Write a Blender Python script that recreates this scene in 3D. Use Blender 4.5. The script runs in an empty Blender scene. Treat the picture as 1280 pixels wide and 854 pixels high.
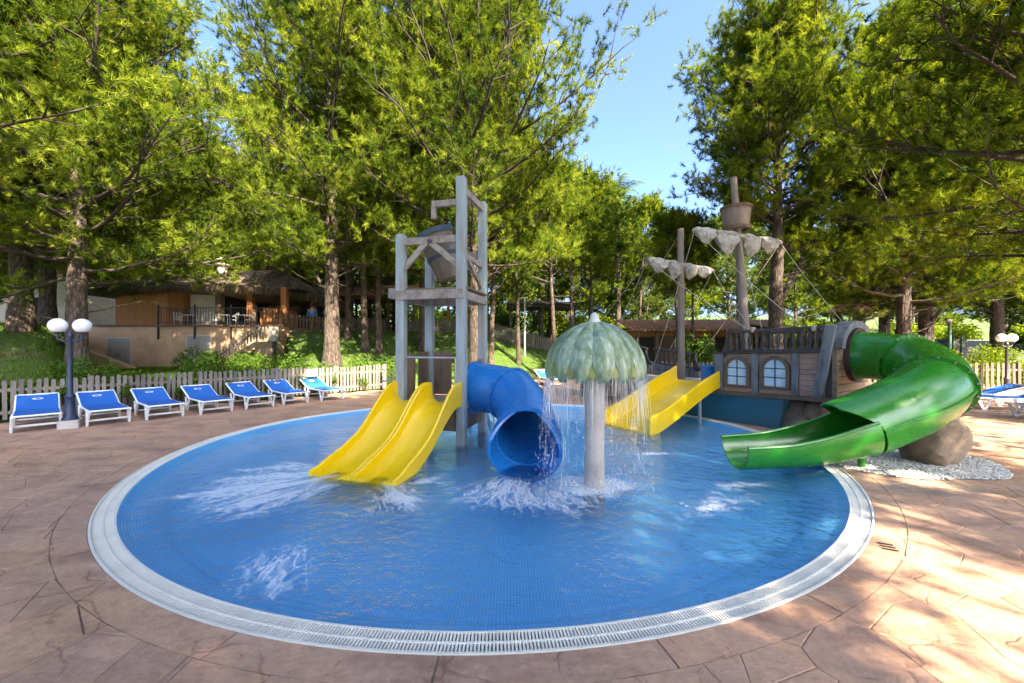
import bpy, bmesh, math, random
import numpy as np
from mathutils import Vector, Matrix

SC = bpy.context.scene
COL = SC.collection
R = math.radians
random.seed(7)
rng = np.random.default_rng(11)

# ------------------------------------------------------------------ camera, sky, sun, exposure
cam_d = bpy.data.cameras.new('camera')
cam = bpy.data.objects.new('camera', cam_d)
COL.objects.link(cam)
cam.location = (0, 0, 1.8)
cam.rotation_euler = (R(90), 0, 0)
cam_d.sensor_width = 36
cam_d.lens = 36 * 500 / 1280
cam_d.shift_y = 3 / 1280
cam_d.clip_start = 0.05
cam_d.clip_end = 3000
SC.camera = cam

SUN_AZ = math.atan2(0.55, -0.83)      # clockwise from +Y
SUN_EL = R(40)
sun_dir = Vector((math.sin(SUN_AZ) * math.cos(SUN_EL), math.cos(SUN_AZ) * math.cos(SUN_EL), math.sin(SUN_EL)))

w = bpy.data.worlds.new('World')
SC.world = w
w.use_nodes = True
nt = w.node_tree
bg = nt.nodes['Background']
sky = nt.nodes.new('ShaderNodeTexSky')
sky.sky_type = 'NISHITA'
sky.sun_disc = False
sky.sun_elevation = SUN_EL
sky.sun_rotation = SUN_AZ
sky.altitude = 50
sky.air_density = 0.65
sky.dust_density = 4.0
sky.ozone_density = 8.0
nt.links.new(sky.outputs[0], bg.inputs[0])
bg.inputs[1].default_value = 0.1

sd = bpy.data.lights.new('sun', 'SUN')
sd.energy = 3.9
sd.angle = R(0.53)
sd.color = (1.0, 0.9, 0.74)
so = bpy.data.objects.new('sun', sd)
COL.objects.link(so)
so.rotation_euler = sun_dir.to_track_quat('Z', 'Y').to_euler()
so.location = (10, -15, 30)

vs = SC.view_settings
SC.display_settings.display_device = 'sRGB'
vs.view_transform = 'Standard'
vs.look = 'None'
vs.exposure = 3.1
vs.gamma = 1
vs.use_white_balance = True
vs.white_balance_temperature = 7200
vs.white_balance_tint = 8
vs.use_curve_mapping = False
SC.cycles.use_denoising = True
SC.cycles.max_bounces = 7
SC.cycles.diffuse_bounces = 3
SC.cycles.glossy_bounces = 3
SC.cycles.transmission_bounces = 6
SC.cycles.transparent_max_bounces = 10
SC.cycles.sample_clamp_indirect = 6

# ------------------------------------------------------------------ materials
MATS = {}


def nodes(name):
    m = bpy.data.materials.new(name)
    m.use_nodes = True
    t = m.node_tree
    b = t.nodes['Principled BSDF']
    return m, t, b


def ramp(t, fac, stops):
    n = t.nodes.new('ShaderNodeValToRGB')
    el = n.color_ramp.elements
    while len(el) < len(stops):
        el.new(0.5)
    for e, (p, c) in zip(el, stops):
        e.position = p
        e.color = (*c, 1)
    t.links.new(fac, n.inputs[0])
    return n.outputs[0]


def coords(t, scale=(1, 1, 1), kind='Object'):
    c = t.nodes.new('ShaderNodeTexCoord')
    mp = t.nodes.new('ShaderNodeMapping')
    mp.inputs['Scale'].default_value = scale
    t.links.new(c.outputs[kind], mp.inputs[0])
    return mp.outputs[0]


def noise(t, vec, scale, detail=4, rough=0.55, out=0):
    n = t.nodes.new('ShaderNodeTexNoise')
    n.inputs['Scale'].default_value = scale
    n.inputs['Detail'].default_value = detail
    n.inputs['Roughness'].default_value = rough
    t.links.new(vec, n.inputs['Vector'])
    return n.outputs[out]


def mixc(t, a, b, fac, blend='MIX'):
    n = t.nodes.new('ShaderNodeMix')
    n.data_type = 'RGBA'
    n.blend_type = blend
    for i, v in ((0, fac), (6, a), (7, b)):
        if hasattr(v, 'is_linked') or hasattr(v, 'links'):
            t.links.new(v, n.inputs[i])
        elif i == 0:
            n.inputs[0].default_value = v
        else:
            n.inputs[i].default_value = (*v, 1)
    return n.outputs[2]


def math_n(t, op, a, b=None, c=None):
    n = t.nodes.new('ShaderNodeMath')
    n.operation = op
    for i, v in enumerate((a, b, c)):
        if v is None:
            continue
        if hasattr(v, 'links'):
            t.links.new(v, n.inputs[i])
        else:
            n.inputs[i].default_value = v
    return n.outputs[0]


def bump(t, b, h, strength=0.3, dist=0.02, prev=None):
    n = t.nodes.new('ShaderNodeBump')
    n.inputs['Strength'].default_value = strength
    n.inputs['Distance'].default_value = dist
    t.links.new(h, n.inputs['Height'])
    if prev is not None:
        t.links.new(prev, n.inputs['Normal'])
    if b is not None:
        t.links.new(n.outputs[0], b.inputs['Normal'])
    return n.outputs[0]


def mk(name, col, rough=0.6, var=0.25, nscale=3.0, stretch=(1, 1, 1), bmp=0.15, bdist=0.01,
       col2=None, metal=0.0, coat=0.0, spec=0.5, obj_var=0.0):
    if name in MATS:
        return MATS[name]
    m, t, b = nodes(name)
    v = coords(t, stretch)
    n1 = noise(t, v, nscale, 6, 0.6)
    dark = col2 if col2 else tuple(c * (1 - var) for c in col)
    lite = tuple(min(1, c * (1 + var * 0.6)) for c in col)
    c = ramp(t, n1, [(0.3, dark), (0.52, col), (0.72, lite)])
    if obj_var:
        oi = t.nodes.new('ShaderNodeObjectInfo')
        hs = t.nodes.new('ShaderNodeHueSaturation')
        val = math_n(t, 'MULTIPLY_ADD', oi.outputs['Random'], 2 * obj_var, 1 - obj_var)
        t.links.new(val, hs.inputs['Value'])
        t.links.new(c, hs.inputs['Color'])
        c = hs.outputs[0]
    t.links.new(c, b.inputs['Base Color'])
    b.inputs['Roughness'].default_value = rough
    b.inputs['Metallic'].default_value = metal
    b.inputs['Coat Weight'].default_value = coat
    b.inputs['Specular IOR Level'].default_value = spec
    if bmp:
        n2 = noise(t, v, nscale * 4, 5, 0.6)
        bump(t, b, n2, bmp, bdist)
    MATS[name] = m
    return m


def plastic(name, col, rough=0.28, wear=(0.75, 0.75, 0.7), wear_amt=0.12):
    m, t, b = nodes(name)
    v = coords(t)
    n1 = noise(t, v, 1.3, 5, 0.6)
    c = ramp(t, n1, [(0.3, tuple(x * 0.94 for x in col)), (0.6, col), (0.8, tuple(min(1, x * 1.04) for x in col))])
    n2 = noise(t, coords(t, (1, 1, 4)), 9, 6, 0.75)
    f = ramp(t, n2, [(0.55, (0, 0, 0)), (0.8, (wear_amt,) * 3)])
    c = mixc(t, c, wear, f)
    t.links.new(c, b.inputs['Base Color'])
    rr = math_n(t, 'MULTIPLY_ADD', n2, 0.25, rough - 0.1)
    t.links.new(rr, b.inputs['Roughness'])
    b.inputs['Coat Weight'].default_value = 0.25
    b.inputs['Coat Roughness'].default_value = 0.15
    bump(t, b, noise(t, v, 5, 3), 0.06, 0.03)
    MATS[name] = m
    return m


def foliage(name, dark, mid, lite, trans=0.4):
    m, t, b = nodes(name)
    a = t.nodes.new('ShaderNodeAttribute')
    a.attribute_name = 'rnd'
    c = ramp(t, a.outputs['Fac'], [(0.0, dark), (0.5, mid), (1.0, lite)])
    t.nodes.remove(b)
    d = t.nodes.new('ShaderNodeBsdfDiffuse')
    tr = t.nodes.new('ShaderNodeBsdfTranslucent')
    mx = t.nodes.new('ShaderNodeMixShader')
    mx.inputs[0].default_value = trans
    t.links.new(c, d.inputs[0])
    hs = t.nodes.new('ShaderNodeHueSaturation')
    hs.inputs['Hue'].default_value = 0.485
    hs.inputs['Saturation'].default_value = 1.1
    hs.inputs['Value'].default_value = 1.35
    t.links.new(c, hs.inputs['Color'])
    t.links.new(hs.outputs[0], tr.inputs[0])
    t.links.new(d.outputs[0], mx.inputs[1])
    t.links.new(tr.outputs[0], mx.inputs[2])
    t.links.new(mx.outputs[0], t.nodes['Material Output'].inputs[0])
    MATS[name] = m
    return m


# ------------------------------------------------------------------ mesh builder
XF = {}


def thing(name, label, cat, loc=(0, 0, 0), rz=0.0, group=None):
    o = bpy.data.objects.new(name, None)
    COL.objects.link(o)
    o.empty_display_size = 0.1
    o.location = loc
    o.rotation_euler = (0, 0, rz)
    o['label'] = label
    o['category'] = cat
    if group:
        o['group'] = group
    XF[o.name] = (Matrix.Translation(loc) @ Matrix.Rotation(rz, 4, 'Z')).inverted()
    return o


def tag(o, label, cat, group=None):
    o['label'] = label
    o['category'] = cat
    if group:
        o['group'] = group
    return o


def copy_tree(o, parent=None, loc=None, rz=None, scale=None, label=None):
    c = o.copy()
    COL.objects.link(c)
    if parent is not None:
        c.parent = parent
    if loc is not None:
        c.location = loc
    if rz is not None:
        c.rotation_euler = (0, 0, rz)
    if scale is not None:
        c.scale = scale if hasattr(scale, '__len__') else (scale,) * 3
    if label:
        c['label'] = label
    for ch in o.children:
        copy_tree(ch, c)
    return c


def link(name, me, parent=None):
    o = bpy.data.objects.new(name, me)
    COL.objects.link(o)
    if parent is not None:
        o.parent = parent
        if parent.type != 'EMPTY' and parent.name not in XF:
            pass
    return o


class MB:
    def __init__(s):
        s.v = []
        s.f = []

    def add(s, vs, fs):
        k = len(s.v)
        s.v.extend(vs)
        s.f.extend([tuple(i + k for i in f) for f in fs])
        return s

    def box(s, c, size, rot=None, ax=None):
        """box centred at c; ax = (ux,uy,uz) unit axes or rot about z"""
        hx, hy, hz = size[0] / 2, size[1] / 2, size[2] / 2
        if ax is None:
            a = rot or 0.0
            ax = (Vector((math.cos(a), math.sin(a), 0)), Vector((-math.sin(a), math.cos(a), 0)), Vector((0, 0, 1)))
        c = Vector(c)
        vs = []
        for z in (-1, 1):
            for x, y in ((-1, -1), (1, -1), (1, 1), (-1, 1)):
                vs.append(tuple(c + ax[0] * (x * hx) + ax[1] * (y * hy) + ax[2] * (z * hz)))
        s.add(vs, [(3, 2, 1, 0), (4, 5, 6, 7), (0, 1, 5, 4), (1, 2, 6, 5), (2, 3, 7, 6), (3, 0, 4, 7)])
        return s

    def bar(s, a, b, wdt, hgt, up=(0, 0, 1), ext=0.0):
        a, b = Vector(a), Vector(b)
        d = (b - a)
        L = d.length
        d.normalize()
        up = Vector(up)
        side = d.cross(up)
        if side.length < 1e-4:
            side = d.cross(Vector((1, 0, 0)))
        side.normalize()
        u = side.cross(d).normalized()
        return s.box((a + b) / 2, (L + 2 * ext, wdt, hgt), ax=(d, side, u))

    def tube(s, pts, rad, n=10, caps=True, up=None):
        pts = [Vector(p) for p in pts]
        if not hasattr(rad, '__len__'):
            rad = [rad] * len(pts)
        rings = []
        t0 = (pts[1] - pts[0]).normalized()
        ref = Vector((0, 0, 1)) if abs(t0.z) < 0.9 else Vector((1, 0, 0))
        nrm = (ref - t0 * ref.dot(t0)).normalized()
        vs = []
        for i, p in enumerate(pts):
            if i == 0:
                t = t0
            elif i == len(pts) - 1:
                t = (pts[i] - pts[i - 1]).normalized()
            else:
                t = (pts[i + 1] - pts[i - 1]).normalized()
            nrm = (nrm - t * nrm.dot(t))
            nrm = nrm.normalized() if nrm.length > 1e-6 else t.orthogonal().normalized()
            bn = t.cross(nrm)
            for k in range(n):
                a = 2 * math.pi * k / n
                vs.append(tuple(p + (nrm * math.cos(a) + bn * math.sin(a)) * rad[i]))
        fs = []
        for i in range(len(pts) - 1):
            for k in range(n):
                a, b = i * n + k, i * n + (k + 1) % n
                fs.append((a, b, b + n, a + n))
        if caps:
            fs.append(tuple(reversed(range(n))))
            fs.append(tuple(range((len(pts) - 1) * n, len(pts) * n)))
        return s.add(vs, fs)

    def cyl(s, c, r, z0, z1, n=16, r2=None):
        return s.tube([(c[0], c[1], z0), (c[0], c[1], z1)], [r, r if r2 is None else r2], n)

    def lathe(s, prof, c=(0, 0, 0), n=24, fn=None, axis=None):
        vs, fs = [], []
        m = len(prof)
        for k in range(n):
            a = 2 * math.pi * k / n
            for i, (r, z) in enumerate(prof):
                q = fn(a, r, z, i) if fn else (r, z)
                vs.append((c[0] + q[0] * math.cos(a), c[1] + q[0] * math.sin(a), c[2] + q[1]))
        for k in range(n):
            for i in range(m - 1):
                a, b = k * m + i, ((k + 1) % n) * m + i
                fs.append((a, b, b + 1, a + 1))
        return s.add(vs, fs)

    def sphere(s, c, r, n=16, m=10):
        prof = [(max(1e-4, r * math.sin(math.pi * i / m)), -r * math.cos(math.pi * i / m)) for i in range(m + 1)]
        return s.lathe(prof, c, n)

    def sweep(s, stations, closed=True, caps=True):
        """stations: list of lists of 3d points (same count)"""
        m = len(stations[0])
        vs = [tuple(p) for st in stations for p in st]
        fs = []
        for i in range(len(stations) - 1):
            for k in range(m if closed else m - 1):
                a, b = i * m + k, i * m + (k + 1) % m
                fs.append((a, b, b + m, a + m))
        if caps and closed:
            fs.append(tuple(reversed(range(m))))
            fs.append(tuple(range((len(stations) - 1) * m, len(stations) * m)))
        return s.add(vs, fs)

    def build(s, name, mat, parent=None, smooth=False, bevel=0.0, root=None, fix=True):
        me = bpy.data.meshes.new(name)
        root = root or parent
        v = s.v
        if root is not None and root.name in XF:
            M = XF[root.name]
            v = [tuple(M @ Vector(p)) for p in v]
        me.from_pydata(v, [], s.f)
        if fix or bevel:
            bm = bmesh.new()
            bm.from_mesh(me)
            if bevel:
                bmesh.ops.remove_doubles(bm, verts=bm.verts, dist=1e-5)
                bmesh.ops.bevel(bm, geom=bm.edges[:], offset=bevel, segments=1, affect='EDGES', profile=0.5)
            bmesh.ops.recalc_face_normals(bm, faces=bm.faces)
            bm.to_mesh(me)
            bm.free()
        me.materials.append(mat)
        if smooth:
            me.shade_smooth()
            try:
                me.set_sharp_from_angle(angle=R(38))
            except Exception:
                pass
        o = link(name, me, parent)
        if root is not None and root is not parent:
            pass
        if parent is not None and parent.name not in XF and root is not None and root.name in XF:
            XF[o.name] = XF[root.name]
        if parent is not None and parent.name in XF:
            XF[o.name] = XF[parent.name]     # children of this mesh share its frame
        return o


def tri_mesh(name, V, rnd, mat, k=3, parent=None):
    """V: (n,k,3) polygons with k corners; rnd per polygon"""
    n = V.shape[0]
    me = bpy.data.meshes.new(name)
    me.vertices.add(n * k)
    me.vertices.foreach_set('co', V.reshape(-1).astype(np.float32))
    me.loops.add(n * k)
    me.loops.foreach_set('vertex_index', np.arange(n * k, dtype=np.int32))
    me.polygons.add(n)
    me.polygons.foreach_set('loop_start', np.arange(0, n * k, k, dtype=np.int32))
    me.update(calc_edges=True)
    at = me.attributes.new('rnd', 'FLOAT', 'FACE')
    at.data.foreach_set('value', rnd.astype(np.float32))
    me.materials.append(mat)
    return me


def kind(o, k):
    o['kind'] = k
    return o


def sstep(a, b, x):
    t = np.clip((x - a) / (b - a), 0, 1)
    return t * t * (3 - 2 * t)


def spline(pts, n):
    """catmull-rom through points"""
    P = [Vector(p) for p in pts]
    P = [P[0] * 2 - P[1]] + P + [P[-1] * 2 - P[-2]]
    out = []
    segs = len(P) - 3
    for i in range(n + 1):
        u = i / n * segs
        k = min(int(u), segs - 1)
        t = u - k
        a, b, c, d = P[k:k + 4]
        out.append(0.5 * ((2 * b) + (c - a) * t + (2 * a - 5 * b + 4 * c - d) * t * t + (3 * b - a - 3 * c + d) * t ** 3))
    return out

# ------------------------------------------------------------------ shared materials
M_wood_grey = mk('weathered_grey_wood', (0.30, 0.26, 0.235), 0.8, 0.4, 2.2, (6, 6, 0.6), 0.35, 0.01, obj_var=0.14)
M_wood_brown = mk('brown_wood', (0.13, 0.085, 0.055), 0.75, 0.45, 2.5, (5, 5, 0.7), 0.35, 0.01, obj_var=0.15)
M_wood_dark = mk('dark_wood', (0.055, 0.042, 0.036), 0.7, 0.5, 2.5, (5, 5, 0.8), 0.35, 0.01, obj_var=0.1)
M_white = mk('white_resin', (0.74, 0.75, 0.76), 0.4, 0.06, 4, bmp=0.03)
M_blue_fab = mk('blue_sling_fabric', (0.005, 0.105, 0.42), 0.75, 0.15, 40, bmp=0.15, bdist=0.003)
M_metal_dark = mk('black_metal', (0.02, 0.022, 0.025), 0.45, 0.3, 5, bmp=0.05)
M_navy = mk('navy_painted_metal', (0.012, 0.025, 0.06), 0.4, 0.3, 6, bmp=0.06)
M_steel = mk('brushed_steel', (0.5, 0.5, 0.5), 0.3, 0.15, 8, metal=1.0, bmp=0.03)
M_globe = mk('opal_globe', (0.82, 0.84, 0.86), 0.25, 0.05, 3, bmp=0.0)
M_rope = mk('rope', (0.36, 0.33, 0.28), 0.9, 0.3, 30, bmp=0.2)
M_rock = mk('cast_rock', (0.26, 0.19, 0.13), 0.85, 0.5, 2.2, bmp=0.5, bdist=0.05)

# ------------------------------------------------------------------ pool outline
PC = (-0.31, 7.75)
_th = [-180, -120, -60, -20, 5, 25, 45, 65, 90, 115, 137, 160, 180]
_rr = [5.43, 5.42, 5.43, 5.43, 5.46, 5.5, 4.95, 4.5, 4.5, 4.72, 5.02, 5.34, 5.43]


def rout(a):
    d = math.degrees(a)
    d = (d + 180) % 360 - 180
    r = np.interp([d - 12, d - 6, d, d + 6, d + 12], _th, _rr)
    return float(r.mean())


def rin(a):
    return rout(a) - 0.19


def pol(a, r, z=0.0):
    return (PC[0] + r * math.cos(a), PC[1] + r * math.sin(a), z)


# ------------------------------------------------------------------ terrain
def terr(x, y):
    x = np.asarray(x, float)
    y = np.asarray(y, float)
    s = (y - x - 21) / 1.414
    ram = np.clip((s - 0.4) * 0.42, 0, 2.7)
    ram = np.where(ram > 2.2, 2.7 - 0.5 * np.exp(-(ram - 2.2) / 0.5), ram)
    wl = 1 - sstep(5.0, 13.0, x)
    zr = np.clip((y - 17.0) * 0.055, 0, 1.3)
    z = np.maximum(ram * wl, zr * (1 - wl) + ram * wl)
    inb = sstep(-1.12 * y - 0.5, -1.08 * y + 0.3, x) * (1 - sstep(-0.585 * y - 0.4, -0.585 * y + 4.2, x)) * (1 - sstep(22.3, 22.6, y)) * sstep(6, 9, y)
    z = z * (1 - inb) + np.minimum(z, 0.55) * inb
    z = z + np.clip((y - 44) * 0.09, 0, 14) * 1.0 + np.clip((-x - 34) * 0.1, 0, 8) * sstep(5, 20, y)
    z = z + 0.06 * np.sin(x * 0.9 + 1.3) * np.cos(y * 0.8) * sstep(0.8, 4, s)
    d = np.hypot(x - PC[0], y - PC[1])
    z = np.where(d < 6.0, -0.9, z)
    return z - 0.05


def tz(x, y):
    return float(terr(x, y))


def axis(lo, hi, dlo, dhi, step, grow=1.25):
    a = list(np.arange(dlo, dhi + 1e-6, step))
    s = step
    while a[-1] < hi:
        s *= grow
        a.append(a[-1] + s)
    s = step
    while a[0] > lo:
        s *= grow
        a.insert(0, a[0] - s)
    return np.array(a)


gx = axis(-900, 900, -36, 36, 0.5)
gy = axis(-500, 1400, -12, 60, 0.5)
GX, GY = np.meshgrid(gx, gy)
GZ = terr(GX, GY)
ny, nx = GX.shape
me = bpy.data.meshes.new('ground')
idx = np.arange(ny * nx).reshape(ny, nx)
q = np.stack([idx[:-1, :-1], idx[:-1, 1:], idx[1:, 1:], idx[1:, :-1]], -1).reshape(-1, 4)
me.from_pydata(np.stack([GX, GY, GZ], -1).reshape(-1, 3).tolist(), [], q.tolist())
me.shade_smooth()
m, t, b = nodes('lawn_soil')
v = coords(t)
n1 = noise(t, v, 0.35, 5, 0.6)
n2 = noise(t, v, 6, 6, 0.7)
n3 = noise(t, v, 60, 4, 0.7)
g = ramp(t, n3, [(0.3, (0.035, 0.07, 0.012)), (0.7, (0.10, 0.17, 0.025))])
s_ = ramp(t, n2, [(0.3, (0.07, 0.05, 0.032)), (0.7, (0.19, 0.14, 0.09))])
fac = ramp(t, n1, [(0.56, (0, 0, 0)), (0.66, (0.75, 0.75, 0.75))])
t.links.new(mixc(t, g, s_, fac), b.inputs['Base Color'])
b.inputs['Roughness'].default_value = 0.95
bump(t, b, n3, 0.6, 0.05)
me.materials.append(m)
kind(link('ground', me), 'structure')

# ------------------------------------------------------------------ deck
poly = [(-30.8, -10), (-0.6, 20.2), (5, 20.2), (11, 16.6), (32, 16.6), (32, -10)]


def ray_poly(a):
    dx, dy = math.cos(a), math.sin(a)
    best = 1e9
    for (x1, y1), (x2, y2) in zip(poly, poly[1:] + poly[:1]):
        x1 -= PC[0]; x2 -= PC[0]; y1 -= PC[1]; y2 -= PC[1]
        ex, ey = x2 - x1, y2 - y1
        den = dx * ey - dy * ex
        if abs(den) < 1e-9:
            continue
        tt = (x1 * ey - y1 * ex) / den
        uu = (x1 * dy - y1 * dx) / den
        if tt > 0 and -1e-6 <= uu <= 1 + 1e-6:
            best = min(best, tt)
    return best


def inside_deck(x, y):
    a = math.atan2(y - PC[1], x - PC[0])
    return math.hypot(x - PC[0], y - PC[1]) < ray_poly(a)


N = 240
mb = MB()
vs, fs = [], []
for k in range(N):
    a = 2 * math.pi * k / N - math.pi
    r0, r1 = rout(a), ray_poly(a)
    vs += [pol(a, r0, -0.35), pol(a, r0, -0.009), pol(a, r0 + (r1 - r0) * 0.4, -0.009), pol(a, r1, -0.009), pol(a, r1, -0.4)]
for k in range(N):
    for i in range(4):
        A, B = k * 5 + i, ((k + 1) % N) * 5 + i
        fs.append((A, B, B + 1, A + 1))
mb.add(vs, fs)
M_joint = mk('deck_joint', (0.20, 0.14, 0.11), 0.95, 0.4, 6, bmp=0.3)
deck = kind(mb.build('pool_deck', M_joint), 'structure')

m, t, b = nodes('stamped_concrete')
v = coords(t)
oi = t.nodes.new('ShaderNodeAttribute')
oi.attribute_name = 'tone'
nA = noise(t, v, 0.28, 4, 0.6)
nB = noise(t, v, 2.0, 6, 0.65)
nC = noise(t, v, 14, 6, 0.7)
cA = ramp(t, nA, [(0.36, (0.36, 0.235, 0.195)), (0.5, (0.42, 0.265, 0.20)), (0.64, (0.45, 0.265, 0.165))])
cB = ramp(t, nB, [(0.26, (0.19, 0.125, 0.10)), (0.42, (0.36, 0.23, 0.18)), (0.56, (0.45, 0.30, 0.235)), (0.72, (0.50, 0.31, 0.17))])
c = mixc(t, mixc(t, cA, cB, 0.6), (1.14, 1.06, 0.96), 1.0, 'MULTIPLY')
tn = ramp(t, oi.outputs['Fac'], [(0, (0.80, 0.79, 0.79)), (0.5, (1, 1, 1)), (0.92, (1.1, 1.04, 0.96)), (1.0, (0.70, 0.83, 0.95))])
c = mixc(t, c, tn, 1.0, 'MULTIPLY')
cC = ramp(t, nC, [(0.3, (0.78, 0.76, 0.75)), (0.65, (1.08, 1.08, 1.08))])
c = mixc(t, c, cC, 1.0, 'MULTIPLY')
stv = noise(t, coords(t, (0.6, 2.2, 1)), 1.1, 6, 0.7)
c = mixc(t, c, ramp(t, stv, [(0.34, (0.68, 0.66, 0.66)), (0.5, (1, 1, 1)), (0.7, (1.08, 1.06, 1.02))]), 1.0, 'MULTIPLY')
wn = t.nodes.new('ShaderNodeTexNoise'); wn.inputs['Scale'].default_value = 2.5
t.links.new(v, wn.inputs['Vector'])
wv_ = t.nodes.new('ShaderNodeVectorMath'); wv_.operation = 'MULTIPLY_ADD'
t.links.new(wn.outputs['Color'], wv_.inputs[0]); wv_.inputs[1].default_value = (0.35, 0.35, 0); t.links.new(v, wv_.inputs[2])
ck = t.nodes.new('ShaderNodeTexVoronoi'); ck.feature = 'DISTANCE_TO_EDGE'; ck.inputs['Scale'].default_value = 1.7
t.links.new(wv_.outputs[0], ck.inputs['Vector'])
ckf = math_n(t, 'MINIMUM', math_n(t, 'MULTIPLY', ck.outputs['Distance'], 45.0), 1.0)
ckf = math_n(t, 'MAXIMUM', ckf, ramp(t, nB, [(0.46, (0, 0, 0)), (0.52, (1, 1, 1))]))
c = mixc(t, c, ramp(t, ckf, [(0, (0.72, 0.68, 0.66)), (1, (1, 1, 1))]), 1.0, 'MULTIPLY')
t.links.new(c, b.inputs['Base Color'])
rr_ = math_n(t, 'MULTIPLY_ADD', nB, 0.35, 0.40)
t.links.new(rr_, b.inputs['Roughness'])
n0_ = bump(t, None, ckf, 0.5, 0.008)
n1_ = bump(t, None, noise(t, v, 7, 7, 0.68), 0.6, 0.025, n0_)
bump(t, b, nC, 0.35, 0.008, n1_)
M_stone = m


def clip_poly(P, px, py, nx_, ny_):
    """keep side where (p - (px,py)).n <= 0"""
    out = []
    for i in range(len(P)):
        A, B = P[i], P[(i + 1) % len(P)]
        da = (A[0] - px) * nx_ + (A[1] - py) * ny_
        db = (B[0] - px) * nx_ + (B[1] - py) * ny_
        if da <= 0:
            out.append(A)
        if da * db < 0:
            u = da / (da - db)
            out.append((A[0] + (B[0] - A[0]) * u, A[1] + (B[1] - A[1]) * u))
    return out


def inset(P, d):
    out = list(P)
    n = len(P)
    res = P
    for i in range(n):
        A, B = P[i], P[(i + 1) % n]
        ex, ey = B[0] - A[0], B[1] - A[1]
        L = math.hypot(ex, ey)
        if L < 1e-6:
            continue
        nx_, ny_ = ey / L, -ex / L            # outward for CCW
        res = clip_poly(res, A[0] - nx_ * d, A[1] - ny_ * d, nx_, ny_)
        if len(res) < 3:
            return []
    return res


def slab(P, z=0.0, dz=0.012, g=0.002, tilt=0.002):
    lo = inset(P, g)
    hi = inset(P, g + 0.005)
    if len(lo) < 3 or len(hi) < 3:
        return None
    if len(lo) != len(hi):
        lo = hi
    tx, ty = random.uniform(-tilt, tilt), random.uniform(-tilt, tilt)
    cx = sum(p[0] for p in hi) / len(hi)
    cy = sum(p[1] for p in hi) / len(hi)
    n = len(hi)
    vs = [(x, y, z - dz) for x, y in lo] + [(x, y, z - 0.003) for x, y in lo] + [(x, y, z + (x - cx) * tx + (y - cy) * ty) for x, y in hi]
    fs = [tuple(range(2 * n, 3 * n))]
    for i in range(n):
        j = (i + 1) % n
        fs.append((i, j, n + j, n + i))
        fs.append((n + i, n + j, 2 * n + j, 2 * n + i))
    return vs, fs


def tone_mesh(name, vs, fs, tones, parent):
    me = bpy.data.meshes.new(name)
    me.from_pydata(vs, [], fs)
    at = me.attributes.new('tone', 'FLOAT', 'FACE')
    at.data.foreach_set('value', np.array(tones, np.float32))
    me.materials.append(M_stone)
    return link(name, me, parent)


BAND = 0.24
# border stones round the rim
for k in range(26):
    a0, a1 = 2 * math.pi * k / 26 + 0.1, 2 * math.pi * (k + 1) / 26 + 0.1
    gap = 0.0012
    lo, hi = [], []
    steps = 6
    for i in range(steps + 1):
        a = a0 + gap + (a1 - a0 - 2 * gap) * i / steps
        lo.append((a, rout(a) + 0.012))
        hi.append((a, rout(a) + BAND - 0.003))
    tl = random.uniform(0.3, 0.75)
    vs, fs = [], []
    for i in range(steps + 1):
        vs += [pol(lo[i][0], lo[i][1], -0.3), pol(*lo[i], -0.004), pol(*hi[i], -0.003), pol(hi[i][0], hi[i][1] + 0.002, -0.013)]
    for i in range(steps):
        for j in range(3):
            A = i * 4 + j
            fs.append((A, A + 4, A + 5, A + 1))
    fs += [(0, 1, 2, 3), tuple(x + steps * 4 for x in (3, 2, 1, 0))]
    tone_mesh('border_stone', vs, fs, [tl] * len(fs), deck)

step = 0.45
seeds = {}
for i in range(-58, 72):
    for j in range(-4, 48):
        x = i * step + (0.5 * step if j % 2 else 0) + random.uniform(-0.2, 0.2)
        y = j * step + random.uniform(-0.2, 0.2)
        seeds[(i, j)] = (x, y)
cells = []
for (i, j), (x, y) in seeds.items():
    if y < 0.6 or abs(x) > 1.5 * y + 3.5:
        continue
    a = math.atan2(y - PC[1], x - PC[0])
    rad = math.hypot(x - PC[0], y - PC[1])
    if rad < rout(a) - 0.45 or rad > ray_poly(a) - 0.05:
        continue
    P = [(x - 1, y - 1), (x + 1, y - 1), (x + 1, y + 1), (x - 1, y + 1)]
    for di in range(-2, 3):
        for dj in range(-2, 3):
            if di == dj == 0 or (i + di, j + dj) not in seeds:
                continue
            sx, sy = seeds[(i + di, j + dj)]
            P = clip_poly(P, (x + sx) / 2, (y + sy) / 2, sx - x, sy - y)
            if len(P) < 3:
                break
        if len(P) < 3:
            break
    if len(P) < 3:
        continue
    ca = (sum(p[0] for p in P) / len(P), sum(p[1] for p in P) / len(P))
    a = math.atan2(ca[1] - PC[1], ca[0] - PC[0])
    bx, by, _ = pol(a, rout(a) + BAND - 0.004)
    P = clip_poly(P, bx, by, -math.cos(a), -math.sin(a))
    if len(P) < 3:
        continue
    ar = 0.5 * sum(P[i_][0] * P[i_ - 1][1] - P[i_ - 1][0] * P[i_][1] for i_ in range(len(P)))
    if abs(ar) < 0.002:
        continue
    sl = slab(P)
    if sl:
        # blue-grey stamped strips
        d = ca[0] * 0.30 + ca[1] * 0.954
        tone = random.uniform(0.15, 0.85)
        if -9 < ca[0] < -3.2 and abs(ca[1] - 3.08) < 0.33:
            tone = 0.95
        if ca[0] > 4.6 and abs(ca[1] - 4.95 + (ca[0] - 5) * 0.15) < 0.2:
            tone = 0.98
        cells.append((ca[1] + 0.25 * abs(ca[0]), sl, tone))
cells.sort(key=lambda c: c[0])
for _, (vs, fs), tl in cells[:272]:
    tone_mesh('paving_stone', vs, fs, [tl] * len(fs), deck)
V, F, T = [], [], []
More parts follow.
